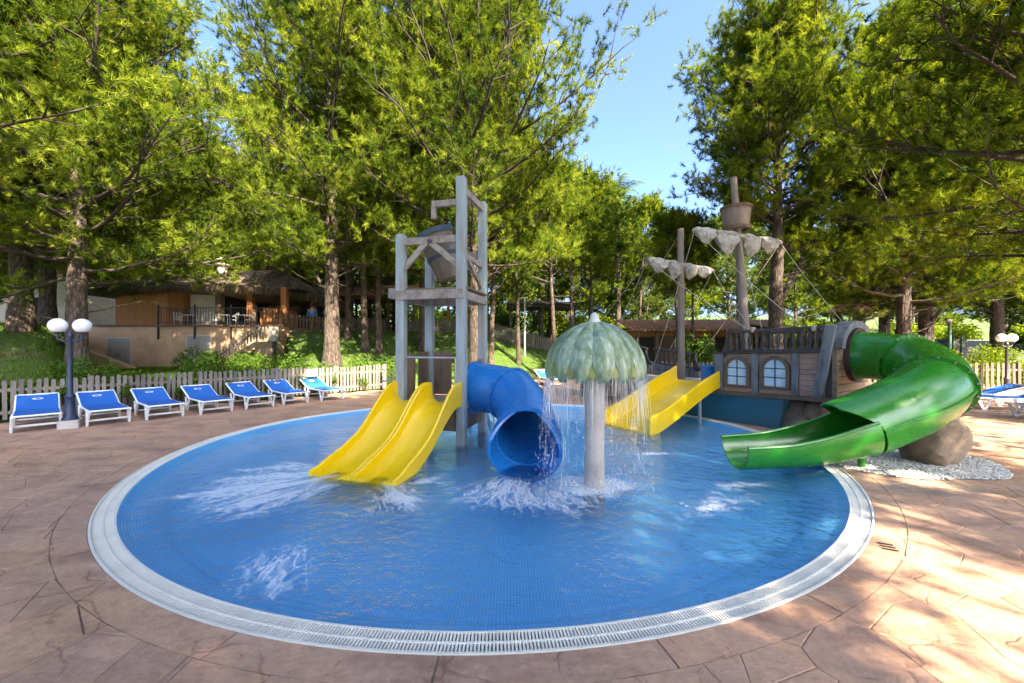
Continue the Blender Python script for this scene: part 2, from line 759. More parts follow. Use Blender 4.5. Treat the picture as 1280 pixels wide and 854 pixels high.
for _, (vs, fs), tl in cells[272:]:
    k = len(V)
    V += vs
    F += [tuple(i + k for i in f) for f in fs]
    T += [tl] * len(fs)
kind(tone_mesh('paving_stone_field', V, F, T, deck), 'stuff')

# small floor drain cut in the border
dr = MB()
for i in range(3):
    p = Vector((3.26, 3.52, 0.002)) + Vector((0.022 * i, 0.05 * i, 0))
    dr.bar(p, p + Vector((0.1, -0.045, 0)), 0.02, 0.006)
o = dr.build('floor_drain', M_metal_dark)
tag(o, 'small dark slotted floor drain in the paving beside the pool rim', 'drain')

# ------------------------------------------------------------------ pool basin, gutter, water
WZ = -0.022
prof = [(-0.0, -0.012), (-0.012, -0.03), (-0.10, -0.085), (-0.22, -0.13), (-0.34, -0.20), (-0.45, -0.30), (-0.6, -0.36), (-1.2, -0.37), (-2.5, -0.37), (-4.2, -0.37)]
vs, fs, uvs = [], [], []
N = 180
for k in range(N):
    a = 2 * math.pi * k / N
    arc = k / N * 2 * math.pi * 5.2
    acc = 0
    for i, (dr_, z) in enumerate(prof):
        vs.append(pol(a, rin(a) + dr_, z))
L = len(prof)
uvl = []
cum = [0]
for i in range(1, L):
    cum.append(cum[-1] + math.hypot(prof[i][0] - prof[i - 1][0], prof[i][1] - prof[i - 1][1]))
for k in range(N):
    for i in range(L - 1):
        A, B = k * L + i, ((k + 1) % N) * L + i
        fs.append((A, A + 1, B + 1, B))
        u0, u1 = k / N * 2 * math.pi * 5.2, (k + 1) / N * 2 * math.pi * 5.2
        if i < 5:
            uvl.append([(u0, cum[i]), (u0, cum[i + 1]), (u1, cum[i + 1]), (u1, cum[i])])
        else:
            uvl.append([vs[q_][:2] for q_ in (A, A + 1, B + 1, B)])
fs.append(tuple(k * L + L - 1 for k in range(N)))
uvl.append([vs[q_][:2] for q_ in fs[-1]])
me = bpy.data.meshes.new('pool_basin')
me.from_pydata(vs, [], fs)
uv = me.uv_layers.new(name='UVMap')
uv.data.foreach_set('uv', np.array([c for f in uvl for c in f], np.float32).reshape(-1))
bm = bmesh.new(); bm.from_mesh(me)
bmesh.ops.recalc_face_normals(bm, faces=bm.faces)
bm.faces.ensure_lookup_table()
if bm.faces[len(bm.faces) - 1].normal.z < 0:
    bmesh.ops.reverse_faces(bm, faces=bm.faces)
bm.to_mesh(me); bm.free()
m, t, b = nodes('blue_mosaic')
uvn = t.nodes.new('ShaderNodeUVMap')
br = t.nodes.new('ShaderNodeTexBrick')
br.offset = 0.0
br.inputs['Scale'].default_value = 1.0
br.inputs['Brick Width'].default_value = 0.028
br.inputs['Row Height'].default_value = 0.028
br.inputs['Mortar Size'].default_value = 0.0022
br.inputs['Mortar Smooth'].default_value = 0.2
br.inputs['Color1'].default_value = (0.02, 0.47, 0.91, 1)
br.inputs['Color2'].default_value = (0.05, 0.58, 0.97, 1)
br.inputs['Mortar'].default_value = (0.62, 0.82, 0.95, 1)
t.links.new(uvn.outputs[0], br.inputs['Vector'])
nn = noise(t, uvn.outputs[0], 0.7, 4)
cc = mixc(t, br.outputs[0], ramp(t, nn, [(0.35, (0.85, 0.9, 0.95)), (0.65, (1.05, 1.05, 1.05))]), 1.0, 'MULTIPLY')
t.links.new(cc, b.inputs['Base Color'])
b.inputs['Roughness'].default_value = 0.25
me.materials.append(m)
kind(link('pool_basin', me), 'structure')

# water surface: a rippled sheet
rings = [0.0] + [0.25 * i for i in range(1, 19)] + [4.6, 4.8, 5.0]
vs, fs = [], []
N = 180
rs = [0.04, 0.12, 0.2, 0.3, 0.4, 0.5, 0.6, 0.7, 0.8, 0.9, 0.97, 0.9995]
for k in range(N):
    a = 2 * math.pi * k / N
    for u in rs:
        vs.append(pol(a, (rin(a) - 0.004) * u, WZ))
L = len(rs)
for k in range(N):
    for i in range(L - 1):
        A, B = k * L + i, ((k + 1) % N) * L + i
        fs.append((A, A + 1, B + 1, B))
fs.append(tuple(k * L for k in range(N)))
me = bpy.data.meshes.new('water')
me.from_pydata(vs, [], fs)
bm = bmesh.new(); bm.from_mesh(me)
bmesh.ops.recalc_face_normals(bm, faces=bm.faces)
if bm.faces[0].normal.z < 0:
    bmesh.ops.reverse_faces(bm, faces=bm.faces)
bm.to_mesh(me); bm.free()
me.shade_smooth()
m = bpy.data.materials.new('pool_water'); m.use_nodes = True
t = m.node_tree
t.nodes.remove(t.nodes['Principled BSDF'])
v = coords(t)
wv = noise(t, v, 1.4, 3, 0.5)
rp = noise(t, v, 7.0, 4, 0.6)
rp2 = noise(t, coords(t, (1, 1.6, 1)), 22.0, 3, 0.5)
b1 = bump(t, None, wv, 0.6, 0.12)
b2 = bump(t, None, rp, 0.8, 0.06, b1)
b3 = bump(t, None, rp2, 0.6, 0.014, b2)
refr = t.nodes.new('ShaderNodeBsdfRefraction'); refr.inputs['IOR'].default_value = 1.33; refr.inputs['Roughness'].default_value = 0.0
refr.inputs['Color'].default_value = (0.95, 0.98, 1, 1)
trn = t.nodes.new('ShaderNodeBsdfTransparent'); trn.inputs['Color'].default_value = (0.95, 0.98, 1, 1)
gls = t.nodes.new('ShaderNodeBsdfGlossy'); gls.inputs['Roughness'].default_value = 0.03
fr = t.nodes.new('ShaderNodeFresnel'); fr.inputs['IOR'].default_value = 1.33
for n_ in (refr, gls, fr):
    t.links.new(b3, n_.inputs['Normal'])
mx = t.nodes.new('ShaderNodeMixShader'); mx.inputs[0].default_value = 0.36
t.links.new(trn.outputs[0], mx.inputs[1]); t.links.new(refr.outputs[0], mx.inputs[2])
mx2 = t.nodes.new('ShaderNodeMixShader')
t.links.new(fr.outputs[0], mx2.inputs[0]); t.links.new(mx.outputs[0], mx2.inputs[1]); t.links.new(gls.outputs[0], mx2.inputs[2])
t.links.new(mx2.outputs[0], t.nodes['Material Output'].inputs[0])
me.materials.append(m)
kind(link('water', me), 'structure')

# overflow gutter with grating
N = 200
mb = MB(); vs, fs = [], []
for k in range(N):
    a = 2 * math.pi * k / N
    ri, ro = rin(a), rout(a)
    vs += [pol(a, ri - 0.002, -0.2), pol(a, ri - 0.002, -0.006), pol(a, ri + 0.014, -0.006), pol(a, ri + 0.014, -0.09),
           pol(a, ro - 0.012, -0.09), pol(a, ro - 0.012, 0.002), pol(a, ro + 0.006, 0.002), pol(a, ro + 0.006, -0.2)]
for k in range(N):
    for i in range(7):
        A, B = k * 8 + i, ((k + 1) % N) * 8 + i
        fs.append((A, A + 1, B + 1, B))
mb.add(vs, fs)
M_gut = mk('white_gutter', (0.68, 0.65, 0.58), 0.55, 0.1, 5, bmp=0.05)
gut = kind(mb.build('pool_gutter', M_gut), 'structure')
mb = MB()
ns = 1500
for k in range(ns):
    a = 2 * math.pi * k / ns
    if a < math.pi and k % 2:
        continue
    wd = 0.0125 if a > math.pi else 0.03
    ri, ro = rin(a) + 0.014, rout(a) - 0.012
    mid = (ri + ro) / 2
    ca, sa = math.cos(a), math.sin(a)
    ax = (Vector((ca, sa, 0)), Vector((-sa, ca, 0)), Vector((0, 0, 1)))
    zz = -0.008
    for r0, r1 in ((ri - 0.001, mid - 0.006), (mid + 0.006, ro + 0.001)):
        p = Vector(pol(a, (r0 + r1) / 2, zz))
        hx, hy = (r1 - r0) / 2, wd / 2
        q_ = [p + ax[0] * sx * hx + ax[1] * sy * hy for sx, sy in ((-1, -1), (1, -1), (1, 1), (-1, 1))]
        mb.add([tuple(x + Vector((0, 0, -0.02))) for x in q_] + [tuple(x) for x in q_],
               [(4, 5, 6, 7), (0, 1, 5, 4), (2, 3, 7, 6)])
vs, fs = [], []
N = 200
for k in range(N):
    a = 2 * math.pi * k / N
    mid = (rin(a) + rout(a)) / 2
    vs += [pol(a, mid - 0.007, -0.03), pol(a, mid - 0.007, -0.0045), pol(a, mid + 0.007, -0.0045), pol(a, mid + 0.007, -0.03)]
for k in range(N):
    for i in range(3):
        A, B = k * 4 + i, ((k + 1) % N) * 4 + i
        fs.append((A, A + 1, B + 1, B))
mb.add(vs, fs)
M_slat = mk('white_grate', (0.74, 0.71, 0.64), 0.5, 0.12, 4, bmp=0.0)
kind(mb.build('grate_slat', M_slat, gut, fix=False), 'stuff')

# ------------------------------------------------------------------ picket fences
def picket_mesh(wd, h, th, mat, rounded=True):
    mb = MB()
    top = [(-wd / 2, h - wd * 0.45), (-wd * 0.36, h - wd * 0.14), (0, h), (wd * 0.36, h - wd * 0.14), (wd / 2, h - wd * 0.45)] if rounded else [(-wd / 2, h), (wd / 2, h)]
    outl = [(-wd / 2, 0)] + top + [(wd / 2, 0)]
    n = len(outl)
    mb.add([(x, -th / 2, z) for x, z in outl] + [(x, th / 2, z) for x, z in outl],
           [tuple(range(n)), tuple(reversed(range(n, 2 * n)))] + [(i, i + n, (i + 1) % n + n, (i + 1) % n) for i in range(n)])
    o = mb.build('picket', mat)
    me = o.data
    bpy.data.objects.remove(o)
    return me


def fence(label, a, b_, pitch, wd, h, mat, z0=None, seam=1.9, joined=False, group=None, zf=None, postw=0.1):
    a, b_ = Vector((a[0], a[1], 0)), Vector((b_[0], b_[1], 0))
    d = (b_ - a); L = d.length; d.normalize()
    rz = math.atan2(d.y, d.x)
    zz = zf or (lambda x, y: 0.0)
    root = thing('picket_fence', label, 'fence', (a.x, a.y, zz(a.x, a.y)), rz, group)
    zb = zz(a.x, a.y)
    side = Vector((-d.y, d.x, 0))
    pm = picket_mesh(wd, h, 0.02, mat)
    if joined:
        J = MB()
    n = int(L / pitch)
    for i in range(n + 1):
        p = a + d * (i * pitch)
        z = zz(p.x, p.y)
        s_ = random.uniform(0.965, 1.03)
        if joined:
            ht = h * s_
            J.box((p.x, p.y, z + 0.04 + ht / 2), (wd, 0.02, ht), rot=rz)
        else:
            o = bpy.data.objects.new('picket', pm)
            COL.objects.link(o)
            o.parent = root
            o.location = (i * pitch + random.uniform(-.008, .008), random.uniform(-.003, .003), z - zb + 0.045)
            o.rotation_euler = (random.uniform(-.015, .015), random.uniform(-.018, .018), random.uniform(-.03, .03))
            o.scale = (random.uniform(.92, 1.06), 1, s_)
    if joined:
        kind(J.build('picket', mat, root), 'stuff')
    k = max(1, int(L / seam))
    for i in range(k + 1):
        p = a + d * (L * i / k) + side * 0.055
        MB().box((p.x, p.y, zz(p.x, p.y) + (h + 0.06) / 2 - 0.03), (postw, postw * 0.8, h + 0.12), rot=rz).build('post', mat, root, bevel=0.006)
    for hz in (0.2, h * 0.78):
        for i in range(k):
            p, q_ = a + d * (L * i / k) + side * 0.027, a + d * (L * (i + 1) / k) + side * 0.027
            MB().bar((p.x, p.y, zz(p.x, p.y) + hz), (q_.x, q_.y, zz(q_.x, q_.y) + hz), 0.028, 0.075).build('rail', mat, root)
    return root


M_picket = mk('picket_paint', (0.175, 0.15, 0.132), 0.8, 0.4, 2.0, (5, 5, 0.8), 0.3, 0.008, obj_var=0.32)
M_picket_d = mk('picket_brown', (0.115, 0.08, 0.058), 0.8, 0.35, 2.0, (5, 5, 0.8), 0.3, 0.008, obj_var=0.16)
fence('weathered grey picket fence behind the row of blue sun loungers', (-13.6, 7.4), (-9.35, 11.65), 0.125, 0.078, 0.93, M_picket)
fence('weathered grey picket fence under the hedge, ending beside the bucket tower', (-9.2, 11.8), (-5.05, 15.95), 0.125, 0.078, 0.93, M_picket)
fence('brown picket fence with wide boards beside the black globe lamp', (12.0, 15.95), (21.5, 15.3), 0.195, 0.11, 1.02, M_picket_d)
fence('distant picket fence along the top of the lawn behind the bucket tower', (-8.0, 27.6), (3.4, 28.4), 0.15, 0.09, 1.0, M_picket, joined=True, zf=tz)
fence('distant picket fence of the cafe terrace beside the thatched bar', (-13.1, 22.6), (-8.3, 26.2), 0.17, 0.1, 0.95, M_picket_d, joined=True, zf=tz)
fence('distant pale picket fence behind the pirate ship bow', (6.2, 19.6), (10.8, 17.4), 0.16, 0.08, 0.95, M_picket, joined=True, zf=tz)

# ------------------------------------------------------------------ play structures
M_yel = plastic('yellow_fibreglass', (0.80, 0.52, 0.004), 0.32, (0.85, 0.7, 0.2), 0.04)
M_blu = plastic('blue_fibreglass', (0.005, 0.165, 0.50), 0.26, (0.3, 0.5, 0.8), 0.12)
M_grn = plastic('green_fibreglass', (0.012, 0.19, 0.011), 0.26, (0.2, 0.5, 0.2), 0.04)
M_post = mk('blue_grey_painted_post', (0.27, 0.33, 0.36), 0.6, 0.3, 2.0, (3, 3, 0.7), 0.2, 0.006, col2=(0.24, 0.21, 0.18))
M_beam = mk('weathered_beam', (0.28, 0.24, 0.22), 0.75, 0.4, 2.0, (3, 3, 3), 0.3, 0.006, col2=(0.16, 0.12, 0.10))
M_panel = mk('brown_panel', (0.17, 0.115, 0.075), 0.7, 0.5, 1.6, (2, 2, 0.8), 0.3, 0.006)
M_bucket = mk('grey_bucket', (0.18, 0.145, 0.12), 0.65, 0.4, 3, (2, 2, 0.8), 0.25)
M_band = mk('dark_blue_band', (0.03, 0.06, 0.10), 0.5, 0.4, 4)

TA = Vector((-0.907, 7.2, 0))
TU = Vector((-0.97, 0.243, 0))
TV = Vector((0.243, 0.97, 0))
S = 1.2
TB, TC, TD = TA + TV * S, TA + TU * S, TA + TU * S + TV * S
TM = TA + TU * S / 2 + TV * S / 2
trz = math.atan2(TV.x * -1, TV.y)
tower = thing('splash_tower', 'weathered post and beam splash tower standing in the pool with tipping bucket above', 'play tower', (TM.x, TM.y, -0.37))
for p, zt in ((TA, 4.8), (TB, 4.75), (TC, 3.84), (TD, 3.84)):
    MB().box((p.x, p.y, (zt - 0.4) / 2), (0.165, 0.165, zt + 0.4), rot=math.atan2(TV.y, TV.x)).build('post', M_post, tower, bevel=0.012)


def tb(name, a, b_, za, zb, wd=0.07, h=0.12, mat=None, off=Vector((0, 0, 0)), ext=0.0):
    return MB().bar((a.x + off.x, a.y + off.y, za), (b_.x + off.x, b_.y + off.y, zb), wd, h, ext=ext).build(name, mat or M_beam, tower, bevel=0.006)


o_f, o_r, o_l, o_b = -TV * 0.0, -TU * 0.0, TU * 0.0, TV * 0.0
tb('beam', TA, TC, 3.70, 3.70, 0.07, 0.13)
tb('beam', TB, TD, 3.66, 3.66, 0.07, 0.13)
tb('beam', TA, TB, 4.62, 4.62, 0.07, 0.13)
tb('beam', TA, TB, 3.42, 3.42, 0.07, 0.1)
for za, zb in ((2.7, 2.7),):
    tb('beam', TA, TC, za, zb, 0.08, 0.17, off=-TV * 0.06, ext=0.07)
    tb('beam', TB, TD, za, zb, 0.08, 0.17, off=TV * 0.06, ext=0.07)
    tb('beam', TA, TB, za - 0.02, zb - 0.02, 0.08, 0.15, off=-TU * 0.06)
    tb('beam', TC, TD, za - 0.02, zb - 0.02, 0.08, 0.15, off=TU * 0.06)
# braces
tb('brace', TC + (TA - TC) * 0.03, TC + (TA - TC) * 0.42, 3.18, 3.66, 0.06, 0.11)
tb('brace', TC + (TA - TC) * 0.97, TC + (TA - TC) * 0.5, 3.2, 3.66, 0.06, 0.11)
tb('brace', TA + (TB - TA) * 0.2, TA + (TB - TA) * 0.93, 3.42, 2.98, 0.06, 0.1)
tb('brace', TD + (TB - TD) * 0.03, TD + (TB - TD) * 0.4, 3.15, 3.6, 0.06, 0.1)
tb('brace', TD + (TB - TD) * 0.97, TD + (TB - TD) * 0.6, 3.15, 3.6, 0.06, 0.1)
# upper arm with hook
ma = TA + TV * S * 0.5
tb('spout_arm', ma, ma + TU * 0.86, 4.58, 4.58, 0.08, 0.12)
tb('spout_hook', ma + TU * 0.82, ma + TU * 0.821, 4.55, 4.28, 0.09, 0.09)
# upper deck of slatted boards
for i in range(7):
    c = TA + TV * (S * (i + 0.5) / 7) + TU * S / 2
    MB().box((c.x, c.y, 2.815 + 0.004 * (i % 2)), (S + 0.22, S / 7 - 0.012, 0.035), rot=math.atan2(TU.y, TU.x)).build('deck_board', M_panel, tower)
# side trough
c0 = TC + TV * 0.35
MB().bar((c0.x, c0.y, 2.76), (c0.x + TU.x * 0.42, c0.y + TU.y * 0.42, 2.79), 0.24, 0.2).build('side_trough', M_beam, tower, bevel=0.01)
# lower platform, skirts and panels
MB().box((TM.x, TM.y, 0.66), (S + 0.1, S + 0.1, 0.09), rot=math.atan2(TV.y, TV.x)).build('lower_platform', M_beam, tower, bevel=0.008)


def tpanel(a, b_, z0, z1, off=Vector((0, 0, 0)), th=0.03, name='panel'):
    a, b_ = a + off, b_ + off
    return MB().bar((a.x, a.y, (z0 + z1) / 2), (b_.x, b_.y, (z0 + z1) / 2), th, z1 - z0).build(name, M_panel, tower, bevel=0.004)


def lerp(a, b_, u):
    return a + (b_ - a) * u


tpanel(lerp(TC, TD, 0.09), lerp(TC, TD, 0.44), 0.72, 1.6)
tpanel(lerp(TC, TD, 0.56), lerp(TC, TD, 0.92), 0.72, 1.64)
tpanel(lerp(TD, TB, 0.09), lerp(TD, TB, 0.42), 0.72, 1.64)
tpanel(lerp(TA, TB, 0.75), lerp(TA, TB, 0.93), 0.72, 1.5)
tpanel(lerp(TA, TB, 0.09), lerp(TA, TB, 0.91), 0.22, 0.6, name='skirt')
tpanel(lerp(TA, TC, 0.09), lerp(TA, TC, 0.91), 0.22, 0.6, name='skirt')
tpanel(lerp(TD, TB, 0.09), lerp(TD, TB, 0.91), 0.22, 0.6, name='skirt')
MB().tube([TC + Vector((0, 0, 1.55)), TA + Vector((0, 0, 1.55))], 0.02, 8).build('handrail', M_steel, tower, smooth=True)
# stair at the back
st0 = lerp(TD, TB, 0.72)
sw = TU * 0.25
for i in range(4):
    p = st0 + TV * (0.16 + 0.22 * i)
    MB().box((p.x, p.y, 0.56 - 0.19 * i), (0.55, 0.2, 0.035), rot=math.atan2(TU.y, TU.x)).build('stair_tread', M_steel, tower)
for sgn in (-1, 1):
    p, q_ = st0 + sw * sgn * 1.1, st0 + sw * sgn * 1.1 + TV * 1.0
    MB().bar((p.x, p.y, 0.66), (q_.x, q_.y, -0.3), 0.03, 0.12).build('stair_stringer', M_steel, tower)
    hb = MB()
    hb.tube([(p.x, p.y, 0.6), (p.x, p.y, 1.5), (q_.x, q_.y, 0.62), (q_.x, q_.y, -0.3)], 0.018, 8)
    for u in (0.3, 0.6):
        hb.tube([(p.x, p.y, 1.5 - u), (q_.x, q_.y, 0.62 - u)], 0.012, 6)
    hb.build('stair_rail', M_steel, tower, smooth=True)

# tipping bucket
bk = thing('tipping_bucket', 'grey tilted water bucket with dark blue rim hung in the splash tower frame', 'bucket', (TM.x, TM.y, 3.2))
ctr = Vector((TM.x - 0.05, TM.y, 3.60))
axd = (Vector((-0.36, -0.06, 0.9))).normalized()
e1 = axd.orthogonal().normalized(); e2 = axd.cross(e1)


def lathe_ax(prof, n=28):
    st = []
    for r, z in prof:
        st.append([ctr + axd * z + (e1 * math.cos(2 * math.pi * k / n) + e2 * math.sin(2 * math.pi * k / n)) * r for k in range(n)])
    return st


MB().sweep(lathe_ax([(0.02, -0.54), (0.25, -0.54), (0.27, -0.48), (0.365, 0.40), (0.335, 0.40), (0.24, -0.46), (0.02, -0.46)])).build('bucket_shell', M_bucket, bk, smooth=True)
MB().sweep(lathe_ax([(0.34, 0.33), (0.385, 0.33), (0.39, 0.43), (0.33, 0.43), (0.33, 0.33)])).build('rim_band', M_band, bk, smooth=True)
MB().sweep(lathe_ax([(0.29, -0.12), (0.325, -0.12), (0.33, -0.05), (0.29, -0.05)])).build('middle_band', M_band, bk, smooth=True)
ax1, ax2 = TM - TV * 0.62, TM + TV * 0.62
MB().tube([(ax1.x, ax1.y, 3.68), (ax2.x, ax2.y, 3.68)], 0.03, 10).build('axle', M_steel, bk, smooth=True)
for p in (ax1 - TV * 0.03, ax2 + TV * 0.03):
    MB().sphere((p.x, p.y, 3.68), 0.045, 10, 6).build('axle_cap', M_band, bk, smooth=True)

# ------------------------------------------------------------------ twin yellow slide
sl = thing('twin_slide', 'yellow two lane wave slide running from the splash tower into the pool', 'slide', (-1.8, 6.3, 0))
SD = -TV + TU * 0.06; SD.normalize()
SW = Vector((-SD.y, SD.x, 0))             # to the right when facing down? lateral axis
if SW.dot(TU) > 0:
    SW = -SW
S0 = lerp(TA, TC, 0.52) + SD * 0.0
Ls = 2.12


def zfloor(d):
    u = d / Ls
    return 0.74 - 0.765 * (0.55 * float(sstep(0.06, 0.6, u)) + 0.45 * float(sstep(0.3, 0.92, u))) + 0.02 * math.sin(u * 14) * (1 - u) * u * 2


def wall_h(d):
    u = d / Ls
    return 0.36 * (1 - float(sstep(0.1, 0.6, u))) + 0.17 * float(sstep(0.1, 0.6, u)) - 0.1 * float(sstep(0.8, 1.0, u))


def chute(lat0, lat1, hl, hr):
    st = []
    n = 34
    for i in range(n + 1):
        d = Ls * i / n
        z = zfloor(d)
        sc = 1 + 0.06 * (d / Ls) ** 2
        h = wall_h(d)
        lc = (lat0 + lat1) / 2
        hw = (lat1 - lat0) / 2
        pts = [(-hw, -0.05), (-hw, h * hl), (-hw + 0.025, h * hl + 0.018), (-hw + 0.05, h * hl), (-hw + 0.06, h * hl * 0.35), (-hw + 0.10, 0.05), (-hw + 0.18, 0.008), (-0.08, 0),
               (0.08, 0), (hw - 0.18, 0.008), (hw - 0.10, 0.05), (hw - 0.06, h * hr * 0.35), (hw - 0.05, h * hr), (hw - 0.025, h * hr + 0.018), (hw, h * hr), (hw, -0.05), (0, -0.06)]
        st.append([S0 + SD * d + SW * ((lc + q_[0]) * sc) + Vector((0, 0, z + q_[1])) for q_ in pts])
    return MB().sweep(st)


chute(-0.66, -0.004, 1.0, 0.95).build('chute', M_yel, sl, smooth=True)
chute(0.004, 0.66, 0.95, 1.0).build('chute', M_yel, sl, smooth=True)
for lat in (-0.33, 0.33):
    p = S0 + SD * 0.75 + SW * lat
    MB().tube([(p.x, p.y, -0.37), (p.x, p.y, zfloor(0.75) - 0.04)], 0.03, 8).build('leg', M_steel, sl, smooth=True)
# bolts
for lat in (-0.0,):
    p = S0 + SD * 0.03 + SW * (lat + 0.05)
    MB().sphere((p.x, p.y, zfloor(0) + 0.27), 0.014, 8, 5).build('bolt', M_steel, sl)


# ------------------------------------------------------------------ tube slides
def tube_shell(path, r_out, r_in, n=36, a0=0.0, a1=2 * math.pi, flare=None, up=Vector((0, 0, 1))):
    """pipe (or open channel) with wall thickness; angle measured from up, clockwise"""
    st = []
    m = len(path)
    for i, p in enumerate(path):
        t_ = (path[min(i + 1, m - 1)] - path[max(i - 1, 0)]).normalized()
        side = t_.cross(up).normalized()
        u_ = side.cross(t_).normalized()
        k = 1.0 if flare is None else flare(i / (m - 1))
        ang0, ang1 = (a0, a1) if not callable(a0) else (a0(i / (m - 1)), a1(i / (m - 1)))
        outer = [p + (u_ * math.cos(ang0 + (ang1 - ang0) * j / n) + side * math.sin(ang0 + (ang1 - ang0) * j / n)) * r_out * k for j in range(n + 1)]
        inner = [p + (u_ * math.cos(ang0 + (ang1 - ang0) * j / n) + side * math.sin(ang0 + (ang1 - ang0) * j / n)) * r_in * k for j in range(n, -1, -1)]
        st.append(outer + inner)
    return MB().sweep(st)


def flange(p, t_, r, th=0.035, hgt=0.045, n=40, up=Vector((0, 0, 1))):
    t_ = t_.normalized()
    return tube_shell([p - t_ * th, p, p + t_ * th], r + hgt, r - 0.004, n)


PI = math.pi
BOLT = MB().lathe([(0.001, 0.014), (0.014, 0.012), (0.016, 0.0), (0.001, -0.004)], (0, 0, 0), 8)
bo = BOLT.build('bolt', M_steel, smooth=True); BOLT_ME = bo.data; bpy.data.objects.remove(bo)


def bolts(root, p, t_, r, n=16):
    t_ = t_.normalized()
    side = t_.cross(Vector((0, 0, 1))).normalized()
    u_ = side.cross(t_)
    Mi = XF[root.name]
    for k in range(n):
        a = 2 * PI * (k + 0.5) / n
        q_ = p + (u_ * math.cos(a) + side * math.sin(a)) * (r + 0.028) + t_ * 0.036
        o = bpy.data.objects.new('bolt', BOLT_ME)
        COL.objects.link(o)
        o.parent = root
        o.location = Mi @ q_
        o.rotation_euler = t_.to_track_quat('Z', 'Y').to_euler()


bt = thing('blue_tube_slide', 'blue curved tube slide leaving the splash tower with open mouth on the water', 'slide', (0.0, 6.6, 0))
ctrl = [(-0.75, 7.78, 0.96), (-0.42, 7.62, 0.95), (-0.02, 7.30, 0.88), (0.20, 6.80, 0.68), (0.235, 6.3, 0.52), (0.215, 5.9, 0.41)]
path = spline(ctrl, 30)
tube_shell(path[:13], 0.46, 0.435).build('tube_section', M_blu, bt, smooth=True)
tube_shell(path[12:], 0.462, 0.436).build('tube_section', M_blu, bt, smooth=True)
flange(path[12], path[13] - path[11], 0.46).build('flange', M_blu, bt, smooth=True)
bolts(bt, path[12], path[13] - path[11], 0.46)
flange(path[1], path[2] - path[0], 0.46).build('flange', M_blu, bt, smooth=True)
# mouth: hood that opens below into a flared trough
mp = [path[-1] + Vector((-0.004 * i, -0.032 * i, -0.012 * i)) for i in range(11)]
tube_shell(mp, 0.475, 0.44, a0=lambda u: R(20 + 50 * u), a1=lambda u: 2 * PI - R(20 + 50 * u), flare=lambda u: 1.0 + 0.1 * u).build('outrun_trough', M_blu, bt, smooth=True)
flange(path[-1], path[-1] - path[-2], 0.462, 0.03, 0.05).build('mouth_lip', M_blu, bt, smooth=True)
for p in (path[10], path[17]):
    MB().tube([(p.x, p.y, -0.37), (p.x, p.y, p.z - 0.475)], 0.05, 12).build('support_leg', M_steel, bt, smooth=True)

gt = thing('green_tube_slide', 'green spiral tube slide from the pirate ship stern ending in an open chute', 'slide', (6.2, 6.2, 0))
ctrl = [(6.68, 8.12, 1.58), (6.98, 7.60, 1.56), (7.03, 6.98, 1.45), (6.74, 6.42, 1.27), (6.24, 6.0, 1.10), (5.68, 5.83, 0.87), (5.08, 5.86, 0.61)]
path = spline(ctrl, 42)
GR = 0.45
cuts = [0, 12, 26, 42]
for a_, b_ in zip(cuts, cuts[1:]):
    tube_shell(path[a_:b_ + 1], GR + (0.003 if a_ == 12 else 0), GR - 0.025).build('tube_section', M_grn, gt, smooth=True)
for k in (1, 12, 26):
    flange(path[k], path[min(k + 1, 42)] - path[k - 1], GR, 0.03, 0.05).build('flange', M_grn, gt, smooth=True)
    bolts(gt, path[k], path[min(k + 1, 42)] - path[k - 1], GR)
# seam rib along the lower tube
for sgn in (1, -1):
    rib = []
    for i in range(26, 43):
        t_ = (path[min(i + 1, 42)] - path[i - 1]).normalized()
        side = t_.cross(Vector((0, 0, 1))).normalized()
        rib.append(path[i] + side * sgn * (GR + 0.004))
    MB().tube(rib, 0.022, 6).build('seam_rib', M_grn, gt, smooth=True)
ctrl2 = [tuple(path[-1]), (4.5, 5.93, 0.45), (3.9, 5.97, 0.36), (3.32, 5.98, 0.315)]
ch = spline(ctrl2, 30)
tube_shell(ch, GR + 0.002, GR - 0.025, a0=lambda u: R(74 + 14 * min(1, u * 1.6)), a1=lambda u: 2 * PI - R(74 + 14 * min(1, u * 1.6)), flare=lambda u: 1.0 - 0.16 * u).build('open_chute', M_grn, gt, smooth=True)
tube_shell([path[-1] + (path[-1] - path[-2]).normalized() * (0.045 * i) for i in range(7)], GR + 0.004, GR - 0.024, a0=lambda u: -R(80 - 52 * u), a1=lambda u: R(80 - 52 * u)).build('tube_hood', M_grn, gt, smooth=True)
for sgn in (1, -1):
    rib = []
    for i, p in enumerate(ch):
        u = i / 30
        t_ = (ch[min(i + 1, 30)] - ch[max(i - 1, 0)]).normalized()
        side = t_.cross(Vector((0, 0, 1))).normalized()
        u_ = side.cross(t_)
        aa_ = R(74 + 14 * min(1, u * 1.6)); rib.append(p + (side * sgn * math.sin(aa_) + u_ * math.cos(aa_)) * (GR - 0.01) * (1 - 0.16 * u))
    MB().tube(rib, 0.026, 8).build('chute_lip', M_grn, gt, smooth=True)
p = ch[0]
MB().tube([(p.x, p.y - 0.05, -0.03), (p.x, p.y - 0.05, p.z - GR + 0.02)], 0.045, 10).build('support_leg', M_grn, gt, smooth=True)

